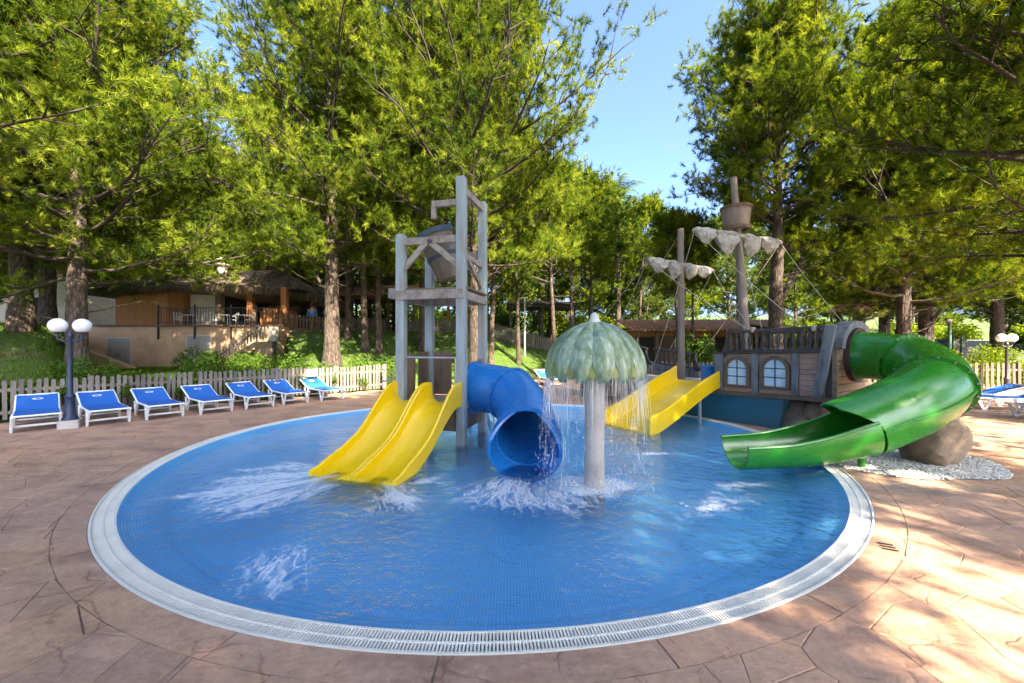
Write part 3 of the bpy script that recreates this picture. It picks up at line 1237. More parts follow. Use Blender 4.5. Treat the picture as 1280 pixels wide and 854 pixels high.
# ------------------------------------------------------------------ mushroom fountain
MX, MY = 1.06, 5.14
mu = thing('mushroom_fountain', 'green lobed mushroom water fountain on a round grey pillar in the pool', 'fountain', (MX, MY, -0.37))
M_stalk = mk('grey_concrete_pillar', (0.40, 0.36, 0.33), 0.7, 0.35, 3, (1, 1, 0.8), 0.2, 0.01)
MB().lathe([(0.001, -0.37), (0.14, -0.37), (0.13, 0.0), (0.122, 0.7), (0.122, 1.45), (0.001, 1.45)], (MX, MY, 0), 28).build('pillar', M_stalk, mu, smooth=True)
m, t, b = nodes('mottled_green_cap')
v = coords(t, (1, 1, 0.35))
n1 = noise(t, v, 7, 6, 0.7)
c = ramp(t, n1, [(0.3, (0.04, 0.085, 0.04)), (0.46, (0.14, 0.22, 0.13)), (0.58, (0.29, 0.375, 0.27)), (0.75, (0.5, 0.57, 0.48))])
n2 = noise(t, coords(t), 2.2, 3)
c = mixc(t, c, (0.30, 0.36, 0.10), ramp(t, n2, [(0.5, (0, 0, 0)), (0.75, (0.55, 0.55, 0.55))]))
t.links.new(c, b.inputs['Base Color'])
b.inputs['Roughness'].default_value = 0.3
b.inputs['Coat Weight'].default_value = 0.4
bump(t, b, noise(t, v, 16, 5), 0.2, 0.01)
M_cap = m
NL = 14
for k in range(NL):
    # each leaf-like lobe is its own shell
    a0 = 2 * PI * k / NL + 0.2
    st = []
    nw, nh = 10, 16
    over = PI / NL * 1.10
    outer_r = []
    for i in range(nh + 1):
        u = i / nh
        ang = u * R(97)
        rr = 0.63 * math.sin(min(ang, R(90))) * (1 - 0.03 * max(0, u - 0.93) / 0.07)
        zz = 2.06 - 0.60 * (1 - math.cos(ang)) * 1.02
        row_o, row_i = [], []
        for j in range(nw + 1):
            s_ = -1 + 2 * j / nw
            wid = over * (1.0 if u < 0.66 else 1.0 - 0.6 * ((u - 0.66) / 0.34) ** 1.8)
            aa = a0 + s_ * wid
            bul = 1 + (0.055 * (1 - s_ * s_) - 0.03) * min(1, u * 2)
            row_o.append(Vector((MX + rr * bul * math.cos(aa), MY + rr * bul * math.sin(aa), zz + 0.03 * (1 - s_ * s_) * (1 - u))))
            row_i.append(Vector((MX + (rr * bul - 0.035) * math.cos(aa), MY + (rr * bul - 0.035) * math.sin(aa), zz - 0.035)))
        st.append(row_o + row_i[::-1])
    MB().sweep(st).build('cap_lobe', M_cap, mu, smooth=True)
MB().lathe([(0.001, 1.41), (0.595, 1.41), (0.605, 1.47), (0.56, 1.66), (0.45, 1.83), (0.2, 2.0), (0.001, 2.02)], (MX, MY, 0), 36).build('cap_core', mk('olive_cap_core', (0.24, 0.29, 0.07), 0.45, 0.4, 6, (1, 1, 0.4), 0.2, 0.01), mu, smooth=True)
M_knob = mk('pale_knob', (0.55, 0.6, 0.58), 0.5, 0.15, 5)
MB().lathe([(0.001, 2.0), (0.10, 2.02), (0.085, 2.07), (0.06, 2.12), (0.05, 2.17), (0.03, 2.2), (0.001, 2.205)], (MX, MY, 0), 18).build('top_knob', M_knob, mu, smooth=True)

# falling water: thin uneven threads and drops
m = bpy.data.materials.new('falling_water'); m.use_nodes = True
t = m.node_tree
b = t.nodes['Principled BSDF']
b.inputs['Base Color'].default_value = (0.92, 0.96, 1, 1)
b.inputs['Roughness'].default_value = 0.12
b.inputs['Transmission Weight'].default_value = 0.45
b.inputs['IOR'].default_value = 1.2
tr = t.nodes.new('ShaderNodeBsdfTransparent')
mx = t.nodes.new('ShaderNodeMixShader')
mx.inputs[0].default_value = 0.5
t.links.new(tr.outputs[0], mx.inputs[1]); t.links.new(b.outputs[0], mx.inputs[2])
t.links.new(mx.outputs[0], t.nodes['Material Output'].inputs[0])
M_fall = m
mb = MB()
for k in range(520):
    lob = random.randrange(NL)
    a = 2 * PI * lob / NL + 0.2 + random.gauss(0, 0.05) + PI / NL * random.choice((0, 1, 1))
    r = 0.60 + random.uniform(-0.05, 0.03)
    ztop = 1.43 if random.random() < 0.55 else random.uniform(0.2, 1.4)
    ln = random.uniform(0.15, 0.75) if ztop > 1.42 else random.uniform(0.05, 0.3)
    zb = max(-0.02, ztop - ln)
    vo = random.uniform(0.0, 0.13)
    pts, rd = [], []
    n = 6
    w0 = random.uniform(0.001, 0.0034)
    jx, jy = random.uniform(-.02, .02), random.uniform(-.02, .02)
    for i in range(n):
        z = ztop + (zb - ztop) * i / (n - 1)
        fall = math.sqrt(max(0, (1.43 - z) / 1.43))
        rr = r + vo * fall
        pts.append((MX + rr * math.cos(a) + jx * fall + random.uniform(-.003, .003), MY + rr * math.sin(a) + jy * fall, z))
        rd.append(w0 * random.uniform(0.3, 1.25) * (1 if 0 < i < n - 1 else 0.25))
    mb.tube(pts, rd, 5)
for k in range(1300):
    a = random.uniform(0, 2 * PI)
    lob = round((a - 0.2) / (2 * PI / NL))
    a = 0.2 + lob * 2 * PI / NL + random.gauss(0, 0.13)
    z = 1.43 * (1 - random.random() ** 0.7)
    fall = math.sqrt((1.43 - z) / 1.43)
    r = 0.6 + random.uniform(-.04, .2) * fall
    s_ = random.uniform(0.0025, 0.006)
    p = Vector((MX + r * math.cos(a), MY + r * math.sin(a), z))
    mb.add([tuple(p + Vector(q_) * s_) for q_ in ((1, 0, 0), (-1, 0, 0), (0, 1, 0), (0, -1, 0), (0, 0, 2.4), (0, 0, -2.4))],
           [(0, 2, 4), (2, 1, 4), (1, 3, 4), (3, 0, 4), (2, 0, 5), (1, 2, 5), (3, 1, 5), (0, 3, 5)])
# splash drops round the pillar foot
for k in range(900):
    a = random.uniform(0, 2 * PI)
    r = abs(random.gauss(0, 0.34)) + 0.1
    z = abs(random.gauss(0, 0.05)) * (1 if r < .6 else .5)
    s_ = random.uniform(0.0025, 0.007)
    p = Vector((MX + r * math.cos(a), MY + r * math.sin(a), z - 0.015))
    mb.add([tuple(p + Vector(q_) * s_) for q_ in ((1, 0, 0), (-1, 0, 0), (0, 1, 0), (0, -1, 0), (0, 0, 1.3), (0, 0, -1.3))],
           [(0, 2, 4), (2, 1, 4), (1, 3, 4), (3, 0, 4), (2, 0, 5), (1, 2, 5), (3, 1, 5), (0, 3, 5)])
o = mb.build('falling_water', M_fall, smooth=True, fix=False)
tag(kind(o, 'stuff'), 'thin threads and drops of water falling from the mushroom cap', 'water')

# foam on the water: lacy white sheets that also paint in sun caustics
m = bpy.data.materials.new('foam'); m.use_nodes = True
t = m.node_tree
b = t.nodes['Principled BSDF']
b.inputs['Base Color'].default_value = (0.9, 0.94, 0.97, 1)
b.inputs['Roughness'].default_value = 0.5
at = t.nodes.new('ShaderNodeAttribute'); at.attribute_name = 'dens'
cr = t.nodes.new('ShaderNodeAttribute'); cr.attribute_name = 'crd'
v = cr.outputs['Vector']
wob = t.nodes.new('ShaderNodeTexNoise'); wob.inputs['Scale'].default_value = 7
t.links.new(v, wob.inputs['Vector'])
vm = t.nodes.new('ShaderNodeVectorMath'); vm.operation = 'MULTIPLY_ADD'
t.links.new(wob.outputs['Color'], vm.inputs[0]); vm.inputs[1].default_value = (0.22, 0.22, 0); t.links.new(v, vm.inputs[2])
vo = t.nodes.new('ShaderNodeTexVoronoi'); vo.feature = 'DISTANCE_TO_EDGE'; vo.inputs['Scale'].default_value = 19
t.links.new(vm.outputs[0], vo.inputs['Vector'])
lace = math_n(t, 'SUBTRACT', 1.0, math_n(t, 'MINIMUM', math_n(t, 'MULTIPLY', vo.outputs['Distance'], 5.0), 1.0))
fn = noise(t, v, 70, 5, 0.75)
big = noise(t, v, 5.5, 4, 0.65)
sm = math_n(t, 'ADD', math_n(t, 'MULTIPLY', lace, 0.14), math_n(t, 'ADD', math_n(t, 'MULTIPLY', fn, 0.7), math_n(t, 'MULTIPLY', big, 0.9)))
al = math_n(t, 'MULTIPLY_ADD', math_n(t, 'ADD', sm, at.outputs['Fac']), 2.8, -3.15)
al = math_n(t, 'MAXIMUM', math_n(t, 'MINIMUM', al, 0.55), 0.0)
al = math_n(t, 'MULTIPLY', al, math_n(t, 'MINIMUM', math_n(t, 'MULTIPLY', at.outputs['Fac'], 3.0), 1.0))
t.links.new(al, b.inputs['Alpha'])
M_foam_glint = m


def foam_glint_mesh(label, vs, fs, dn, cd):
    me = bpy.data.meshes.new('foam')
    me.from_pydata(vs, [], fs)
    at_ = me.attributes.new('dens', 'FLOAT', 'POINT')
    at_.data.foreach_set('value', np.array(dn, np.float32))
    at_ = me.attributes.new('crd', 'FLOAT_VECTOR', 'POINT')
    at_.data.foreach_set('vector', np.array(cd, np.float32).reshape(-1))
    me.materials.append(M_foam_glint)
    o = link('foam', me)
    o['kind'] = 'stuff'
    tag(o, label, 'foam')
    return o


FZ = [0.004]


def foam(label, c, rx, ry, rot, dens, n=40, rings_=10):
    vs, fs, dn, cd = [], [], [], []
    ca, sa = math.cos(rot), math.sin(rot)
    FZ[0] += 0.0006
    for i in range(rings_ + 1):
        u = i / rings_
        for k in range(n):
            a = 2 * PI * k / n
            j = 1 + 0.16 * math.sin(3 * a + c[0] * 7) + 0.1 * math.sin(5 * a + c[1] * 9)
            x, y = rx * u * j * math.cos(a), ry * u * j * math.sin(a)
            p = (c[0] + x * ca - y * sa, c[1] + x * sa + y * ca, WZ + FZ[0])
            vs.append(p)
            cd.append((p[0], p[1], 0.0))
            dn.append(dens * (1 - u) ** 0.8)
    for i in range(rings_):
        for k in range(n):
            A, B = i * n + k, i * n + (k + 1) % n
            fs.append((A, B, B + n, A + n))
    return foam_glint_mesh(label, vs, fs, dn, cd)


def foam_glint_fan(label, c, a0, a1, r0, r1, dens, na=30, nr=14):
    """runoff streaks and painted sun glints that radiate from a slide foot"""
    vs, fs, dn, cd = [], [], [], []
    FZ[0] += 0.0006
    for i in range(nr + 1):
        for k in range(na + 1):
            u, w_ = i / nr, k / na
            r, a = r0 + (r1 - r0) * u, a0 + (a1 - a0) * w_
            vs.append((c[0] + r * math.cos(a), c[1] + r * math.sin(a), WZ + FZ[0]))
            cd.append((a * 1.1, r * 0.22, 3.0))
            dn.append(dens * math.sin(PI * w_) ** 0.6 * math.sin(PI * min(1, 0.12 + 0.88 * u)) ** 0.7)
    for i in range(nr):
        for k in range(na):
            A = i * (na + 1) + k
            fs.append((A, A + 1, A + na + 2, A + na + 1))
    return foam_glint_mesh(label, vs, fs, dn, cd)


foam('white foam splashing round the foot of the mushroom pillar', (MX + 0.02, MY), 0.62, 0.5, 0, 0.95)
foam_glint_fan('foam streaks fanning out left of the yellow twin slide', (-2.0, 5.9), R(160), R(265), 0.5, 2.4, 0.5)
foam_glint_fan('foam streaks in front of the yellow twin slide', (-1.9, 5.8), R(265), R(325), 0.5, 1.9, 0.42)
foam('foam between the yellow twin slide and blue tube mouth', (-1.1, 5.3), 0.6, 0.35, 0.5, 0.42)
foam_glint_fan('foam spreading from the mouth of the blue tube slide', (0.2, 6.3), R(225), R(315), 0.8, 2.3, 0.45)
foam_glint_fan('lacy patch of foam and painted sun caustics on open water off the slides, near the left rim', (-2.2, 5.0), R(264), R(292), 1.2, 2.35, 0.38)
foam('broad lacy foam and painted sun caustics in front of the green chute', (2.3, 4.5), 1.15, 0.46, 0.55, 0.42)
foam('thin foam line between mushroom and green chute', (2.35, 6.6), 0.85, 0.16, 0.05, 0.5)
foam('second patch of foam and painted sun caustics in front of the green chute', (2.9, 5.1), 0.85, 0.32, 0.2, 0.42)
foam('small foam patch beside the rim left of the twin slide', (-3.9, 4.75), 0.5, 0.2, 0.3, 0.42)
foam('long faint foam drift between mushroom and wide yellow slide', (2.0, 7.4), 0.8, 0.13, -0.1, 0.42)

# ------------------------------------------------------------------ pirate ship
M_hullplank = mk('pinkish_plank', (0.36, 0.225, 0.165), 0.75, 0.3, 2.5, (1.2, 1.2, 6), 0.3, 0.006, obj_var=0.07)
M_hulltrim = mk('blue_grey_trim', (0.14, 0.155, 0.17), 0.7, 0.45, 3.2, (3, 3, 0.8), 0.35, 0.008, col2=(0.07, 0.065, 0.06), obj_var=0.08)
M_rail = mk('dark_carved_rail', (0.05, 0.042, 0.042), 0.55, 0.5, 4, bmp=0.3)
M_stern = mk('stern_planks', (0.21, 0.145, 0.095), 0.7, 0.4, 2.2, (1, 1, 5), 0.3, 0.006)
M_teal = plastic('teal_hull', (0.02, 0.13, 0.19), 0.35, (0.1, 0.3, 0.35), 0.2)
m, t, b = nodes('window_glass')
n1 = noise(t, coords(t), 6, 5, 0.7)
t.links.new(ramp(t, n1, [(0.35, (0.42, 0.58, 0.66)), (0.7, (0.62, 0.76, 0.82))]), b.inputs['Base Color'])
b.inputs['Roughness'].default_value = 0.15
b.inputs['Specular IOR Level'].default_value = 0.6
M_pane = m
M_frame_dark = mk('dark_window_bar', (0.015, 0.03, 0.06), 0.5, 0.3, 5)
M_mast = mk('mast_wood', (0.21, 0.165, 0.14), 0.7, 0.4, 2.0, (4, 4, 0.6), 0.3, 0.01)
M_sail = mk('sail_canvas', (0.30, 0.295, 0.28), 0.9, 0.45, 7, bmp=0.4, bdist=0.02)
M_deckgrey = mk('ship_deck', (0.30, 0.27, 0.25), 0.8, 0.2, 2)

E_ = Vector((0.54, -0.84, 0)).normalized()
N_ = Vector((-0.84, -0.54, 0)).normalized()
O_ = Vector((4.63, 9.93, 0))


def sp(t_, w_, z):
    """ship frame: t along the hull to the stern, w across from the pool side inwards"""
    q_ = O_ + E_ * t_ - N_ * w_
    return Vector((q_.x, q_.y, z))


ship = thing('pirate_ship', 'pirate ship play structure with arched stern windows, carved rails and teal hull', 'play ship', tuple(sp(0.8, 0.8, 0)))
W_ = 1.62
ANG = math.atan2(E_.y, E_.x)


def shear(t_):
    return 0.07 * (t_ - 0.5) / 2.2


# teal lower hull (slightly sloped outwards at the top)
st = []
for t_ in (-1.35, 0.0, 1.0, 1.75):
    st.append([sp(t_, 0.02, -0.3), sp(t_ + 0.18, -0.06, 0.64), sp(t_ + 0.18, W_, 0.64), sp(t_, W_, -0.3)])
MB().sweep(st).build('lower_hull', M_teal, ship)
# midship deck and the bow floor
MB().box(sp(-2.0, W_ / 2, 0.76), (4.95, W_ - 0.02, 0.1), rot=ANG).build('deck', M_deckgrey, ship)
for t_ in (-4.2, -2.4):
    MB().box(sp(t_, W_ / 2, 0.34), (0.5, W_ - 0.3, 0.8), rot=ANG).build('hull_support', M_stern, ship)
# cabin floor slab
st = []
for t_ in (0.45, 2.86):
    z = 0.62 + shear(t_)
    st.append([sp(t_, -0.16, z), sp(t_, -0.16, z + 0.075), sp(t_, W_ + 0.1, z + 0.075), sp(t_, W_ + 0.1, z)])
MB().sweep(st).build('cabin_sill', M_wood_brown, ship)
# cabin core behind the planks
st = []
for t_ in (0.52, 2.74):
    z0, z1 = 0.68 + shear(t_), 1.56 + shear(t_)
    st.append([sp(t_, 0.02, z0), sp(t_, 0.02, z1), sp(t_, W_ - 0.02, z1), sp(t_, W_ - 0.02, z0)])
MB().sweep(st).build('cabin_core', M_wood_dark, ship)
# planks on the pool side
npk = 8
for i in range(npk):
    st = []
    for t_ in (0.5, 2.62):
        z0 = 0.70 + shear(t_) + (0.86 * i / npk)
        z1 = z0 + 0.86 / npk - 0.008
        st.append([sp(t_, -0.012 - 0.002 * (i % 2), z0), sp(t_, -0.012 - 0.002 * (i % 2), z1), sp(t_, 0.05, z1), sp(t_, 0.05, z0)])
    MB().sweep(st).build('plank', M_hullplank, ship)
# vertical posts
for t_, w2 in ((0.55, 0.2), (1.36, 0.13), (2.13, 0.12)):
    z = shear(t_)
    MB().bar(sp(t_, -0.03, 0.69 + z), sp(t_ , -0.05, 1.6 + z), 0.07, w2, up=tuple(E_)).build('post', M_hulltrim, ship, bevel=0.008)
MB().bar(sp(2.5, -0.02, 0.70), sp(2.74, -0.06, 2.16), 0.1, 0.17, up=tuple(E_)).build('corner_post', M_hulltrim, ship, bevel=0.01)
MB().bar(sp(2.72, W_ + 0.02, 0.70), sp(2.76, W_ + 0.02, 1.6), 0.09, 0.11, up=tuple(E_)).build('corner_post', M_hulltrim, ship, bevel=0.01)
# cornice under the rail
st = []
for t_ in (0.42, 2.66):
    z = 1.56 + shear(t_)
    st.append([sp(t_, -0.09, z), sp(t_, -0.1, z + 0.05), sp(t_, 0.1, z + 0.05), sp(t_, 0.1, z)])
MB().sweep(st).build('cornice', M_rail, ship)


def baluster(p, h):
    z = p.z
    pr = [(0.001, 0), (0.034, 0), (0.034, 0.04), (0.02, 0.06), (0.038, 0.16), (0.042, 0.22), (0.026, 0.31), (0.018, 0.36), (0.032, 0.39), (0.032, 0.43), (0.001, 0.43)]
    return MB().lathe([(r, zz * h / 0.43) for r, zz in pr], tuple(p), 10)


def railing(t0, t1, w_, zf0, zf1, h, n, name='top_rail'):
    MB().bar(sp(t0, w_, zf0 + h), sp(t1, w_, zf1 + h), 0.1, 0.06, ext=0.02).build(name, M_rail, ship, bevel=0.008)
    MB().bar(sp(t0, w_, zf0 + 0.02), sp(t1, w_, zf1 + 0.02), 0.09, 0.04).build('bottom_rail', M_rail, ship)
    for i in range(n):
        u = (i + 0.5) / n
        baluster(sp(t0 + (t1 - t0) * u, w_, zf0 + (zf1 - zf0) * u + 0.03), h - 0.05).build('baluster', M_rail, ship, smooth=True)


def scroll(t_, w_, z0, z1, dirn, wd=0.34):
    """S-shaped end bracket of a rail"""
    outl = []
    for i in range(9):
        u = i / 8
        outl.append((dirn * wd * (1 - math.sin(u * PI / 2)) ** 1.0, z0 + (z1 - z0) * (1 - math.cos(u * PI / 2))))
    outl = [(0, z0)] + [(dirn * wd, z0)] + outl + [(0, z1)]
    clean = []
    for q_ in outl:
        if not clean or (abs(q_[0] - clean[-1][0]) + abs(q_[1] - clean[-1][1])) > 1e-4:
            clean.append(q_)
    A = [sp(t_ + x, w_ - 0.04, z) for x, z in clean]
    B = [sp(t_ + x, w_ + 0.04, z) for x, z in clean]
    return MB().sweep([A, B]).build('scroll_bracket', M_rail, ship)


railing(0.72, 2.58, 0.0, 1.61 + shear(.7), 1.61 + shear(2.6), 0.45, 13)
railing(0.72, 2.5, W_, 1.61 + shear(.7), 1.61 + shear(2.6), 0.45, 12)
scroll(0.72, 0.0, 1.5, 2.07, -1, 0.3)
scroll(0.72, W_, 1.5, 2.07, -1, 0.3)


def arch(t_, w_, zc, hw, hh, k=12):
    pts = [(-hw, -hh)] + [(-hw * math.cos(PI * i / k), hw * math.sin(PI * i / k)) for i in range(k + 1)] + [(hw, -hh)]
    return [sp(t_ + x, w_, zc + z) for x, z in pts]


for t_ in (0.96, 1.75):
    zc = 1.22 + shear(t_)
    outer_a, outer_b = arch(t_, -0.075, zc, 0.285, 0.40), arch(t_, 0.0, zc, 0.285, 0.40)
    inner_a, inner_b = arch(t_, -0.075, zc, 0.215, 0.36), arch(t_, 0.0, zc, 0.215, 0.36)
    fr_ = MB()
    n = len(outer_a)
    vs = [tuple(p) for p in outer_a + outer_b + inner_a + inner_b]
    fs = []
    for i in range(n):
        j = (i + 1) % n
        fs += [(i, j, j + 2 * n, i + 2 * n), (i, i + n, j + n, j), (i + 2 * n, j + 2 * n, j + 3 * n, i + 3 * n)]
    win = MB().add(vs, fs).build('window', M_wood_brown, ship)
    # panes: two columns by three rows, clipped by the arch
    full = [(-0.215, -0.36)] + [(-0.215 * math.cos(PI * i / 14), 0.215 * math.sin(PI * i / 14)) for i in range(15)] + [(0.215, -0.36)]
    for cx0, cx1 in ((-0.22, -0.008), (0.008, 0.22)):
        for rz0, rz1 in ((-0.37, -0.178), (-0.162, 0.012), (0.028, 0.23)):
            P = full[::-1]
            P = clip_poly(P, cx0, 0, -1, 0); P = clip_poly(P, cx1, 0, 1, 0)
            P = clip_poly(P, 0, rz0, 0, -1); P = clip_poly(P, 0, rz1, 0, 1)
            if len(P) > 2:
                A = [sp(t_ + x, -0.03, zc + z) for x, z in P]
                B = [sp(t_ + x, -0.018, zc + z) for x, z in P]
                MB().sweep([A, B]).build('pane', M_pane, win)
    mbw = MB()
    mbw.bar(sp(t_, -0.028, zc - 0.36), sp(t_, -0.028, zc + 0.21), 0.022, 0.02, up=tuple(N_))
    for z_ in (-0.17, 0.02):
        mbw.bar(sp(t_ - 0.213, -0.028, zc + z_), sp(t_ + 0.213, -0.028, zc + z_), 0.018, 0.02)
    mbw.build('glazing_bar', M_frame_dark, win)

# stern transom with arched top; the tube leaves through its middle
outl = [(0.0, 0.70), (W_, 0.70), (W_, 1.62)] + [(W_ / 2 + W_ / 2 * math.cos(a), 1.72 + 0.52 * math.sin(a)) for a in np.linspace(0, PI, 15)] + [(0.0, 1.62)]
A = [sp(2.73, w_, z) for w_, z in outl]
B = [sp(2.81, w_, z) for w_, z in outl]
MB().sweep([A, B]).build('transom', M_stern, ship)
A, B = [], []
for a in np.linspace(0, PI, 19):
    A.append((W_ / 2 + (W_ / 2 + 0.02) * math.cos(a), 1.72 + 0.54 * math.sin(a)))
    B.append((W_ / 2 + (W_ / 2 - 0.12) * math.cos(a), 1.70 + 0.42 * math.sin(a)))
ringp = A + B[::-1]
MB().sweep([[sp(2.66, w_, z) for w_, z in ringp], [sp(2.9, w_, z) for w_, z in ringp]]).build('transom_arch', M_hulltrim, ship)
c_ = Vector((6.77, 8.07, 1.58))
flange(sp(2.86, W_ / 2, 1.58), E_, 0.47, 0.05, 0.06).build('tube_collar', M_wood_dark, ship, smooth=True)
for i in range(1, 6):
    MB().box(sp(2.818, W_ / 2, 0.72 + 0.15 * i), (0.012, W_ - 0.12, 0.012), rot=ANG).build('plank_joint', M_wood_dark, ship)
MB().bar(sp(2.45, 0.35, -0.02), sp(2.45, 0.35, 0.66), 0.15, 0.15).build('stern_leg', M_wood_brown, ship, bevel=0.01)
MB().bar(sp(2.3, 1.3, -0.02), sp(2.3, 1.3, 0.66), 0.15, 0.15).build('stern_leg', M_wood_brown, ship, bevel=0.01)

# bow: low walls and rails
for w_, ts in ((W_, ((-1.0, -2.6, 0.86, 0.98), (-2.75, -4.3, 0.98, 1.3))), (0.0, ((-2.75, -4.3, 0.98, 1.3),))):
    for ta, tb_, za, zb in ts:
        for i in range(3):
            st = []
            for t_, zt in ((ta, za), (tb_, zb)):
                z0 = 0.78 + (zt + 0.2 - 0.78) * i / 3 + 0.004
                z1 = 0.78 + (zt + 0.2 - 0.78) * (i + 1) / 3
                st.append([sp(t_, w_ - 0.04, z0), sp(t_, w_ - 0.04, z1), sp(t_, w_ + 0.04, z1), sp(t_, w_ + 0.04, z0)])
            MB().sweep(st).build('plank', M_hulltrim, ship)
        railing(ta - 0.1, tb_ + 0.05, w_, za + 0.2, zb + 0.2, 0.46, 9)
        scroll(ta - 0.12, w_, za + 0.15, za + 0.68, 1, 0.34)
# prow
st = []
for t_, k in ((-4.3, 1.0), (-4.9, 0.7), (-5.4, 0.3), (-5.7, 0.04)):
    mid = W_ / 2
    st.append([sp(t_, mid - mid * k, 0.78), sp(t_, mid - mid * k, 1.55), sp(t_, mid + mid * k, 1.55), sp(t_, mid + mid * k, 0.78)])
MB().sweep(st).build('prow', M_hulltrim, ship)

# masts, yards, crow's nest, furled sails
m1a, m1b = Vector((4.74, 11.2, 0.8)), Vector((4.72, 11.2, 5.02))
MB().tube([m1a, m1b], [0.10, 0.085], 14).build('mast', M_mast, ship, smooth=True)
m2a, m2b = Vector((5.71, 9.72, 1.5)), Vector((5.53, 9.99, 5.95))
MB().tube([m2a, m2b], [0.115, 0.075], 14).build('mast', M_mast, ship, smooth=True)


def yard(c, half, tilt, sags, yd=None):
    c = Vector(c)
    d = ((yd or -N_) + Vector((0, 0, tilt))).normalized()
    nrm_ = d.cross(Vector((0, 0, 1))).normalized()
    MB().tube([c - d * half, c, c + d * half], [0.05, 0.062, 0.05], 10).build('yard', M_mast, ship, smooth=True)
    for (u0, u1, drop) in sags:
        # billowed cloth gathered at its two ends
        st = []
        ns_, nc = 14, 14
        for i in range(ns_ + 1):
            u = i / ns_
            k = math.sin(PI * u) ** 0.7
            p = c + d * (u0 + (u1 - u0) * u)
            hang = 0.09 + drop * k + 0.02 * math.sin(i * 2.1)
            thick = 0.06 + 0.035 * k + 0.012 * math.sin(i * 1.7 + u0)
            ring_ = []
            for j in range(nc):
                a = 2 * PI * j / nc
                rip = 1 + 0.16 * math.sin(4 * a + u * 5 + u0 * 9)
                ring_.append(p + nrm_ * (thick * math.cos(a) * rip) + Vector((0, 0, 0.06 - hang / 2 + (hang / 2 + 0.02) * math.sin(a) * rip)))
            st.append(ring_)
        MB().sweep(st).build('furled_sail', M_sail, ship, smooth=True)
        for uu in (u0, u1):
            p = c + d * uu
            MB().lathe([(0.02, -0.05), (0.085, -0.04), (0.1, 0), (0.085, 0.04), (0.02, 0.05)], tuple(p), 10).build('sail_tie', M_rope, ship, smooth=True)


yard((4.73, 11.1, 3.97), 1.5, -0.0, ((-1.4, -0.66, 0.22), (-0.66, -0.05, 0.34), (0.05, 0.66, 0.28), (0.66, 1.35, 0.18)))
YD2 = Vector((0.92, 0.39, 0)).normalized()
yard((5.60, 9.82, 4.43), 1.52, 0.0, ((-1.45, -0.85, 0.22), (-0.85, -0.06, 0.40), (0.06, 0.72, 0.40), (0.72, 1.4, 0.24)), YD2)
cn = Vector((5.56, 9.93, 4.66))
MB().lathe([(0.02, 0.0), (0.27, 0.0), (0.29, 0.04), (0.335, 0.5), (0.30, 0.5), (0.25, 0.06), (0.02, 0.06)], tuple(cn), 24).build('crows_nest', M_mast, ship, smooth=True)
MB().lathe([(0.32, 0.47), (0.36, 0.47), (0.365, 0.53), (0.30, 0.53), (0.30, 0.47)], tuple(cn), 24).build('nest_rim', M_wood_brown, ship, smooth=True)
MB().lathe([(0.25, -0.03), (0.305, -0.03), (0.31, 0.04), (0.25, 0.04)], tuple(cn), 24).build('nest_hoop', M_wood_brown, ship, smooth=True)


def rope(a, b_, sag=0.06, r=0.0075):
    a, b_ = Vector(a), Vector(b_)
    pts = [a.lerp(b_, i / 10) - Vector((0, 0, sag * math.sin(PI * i / 10))) for i in range(11)]
    MB().tube(pts, r, 6).build('rigging_rope', M_rope, ship, smooth=True)


y2l, y2r = Vector((5.6, 9.82, 4.43)) - YD2 * 1.5, Vector((5.6, 9.82, 4.43)) + YD2 * 1.5
y1l, y1r = Vector((4.73, 11.1, 3.97)) + N_ * 1.48, Vector((4.73, 11.1, 3.97)) - N_ * 1.48
rope(y2l, sp(2.3, 0, 2.1))
rope(y2l, sp(-1.4, 0.1, 1.2))
rope(y2r, sp(2.5, W_, 2.1))
rope(y2r, sp(-1.0, W_, 1.45))
rope(y1l, sp(1.25, 0, 2.08))
rope(y1l, sp(-3.0, 0.0, 1.7))
rope(y1l, sp(-4.2, 0.1, 1.9))
rope(y1r, sp(1.3, 0, 2.08))
rope(y1r, sp(-2.0, W_, 1.6))
rope((5.57, 9.9, 4.6), sp(1.35, 0.3, 2.08), 0.0)
rope((4.72, 11.2, 4.9), sp(-4.2, 0.8, 1.5))
for tt_ in (1.3, 2.45):
    MB().lathe([(0.02, -0.06), (0.045, -0.05), (0.055, 0), (0.045, 0.05), (0.02, 0.06)], tuple(sp(tt_, -0.02, 2.11)), 8).build('rope_knot', M_rope, ship, smooth=True)

# small blue tube end standing on the ship deck
st = thing('blue_tub', 'small blue round tub on the ship deck behind the wide yellow slide', 'tub', tuple(sp(0.0, 0.45, 0.81)))
MB().lathe([(0.001, 0.0), (0.16, 0.0), (0.185, 0.42), (0.165, 0.42), (0.14, 0.03), (0.001, 0.03)], tuple(sp(-0.02, 0.45, 0.812)), 20).build('tub_body', M_blu, st, smooth=True)
MB().lathe([(0.16, 0.40), (0.20, 0.40), (0.20, 0.44), (0.16, 0.44), (0.16, 0.40)], tuple(sp(-0.02, 0.45, 0.812)), 20).build('tub_rim', M_blu, st, smooth=True)

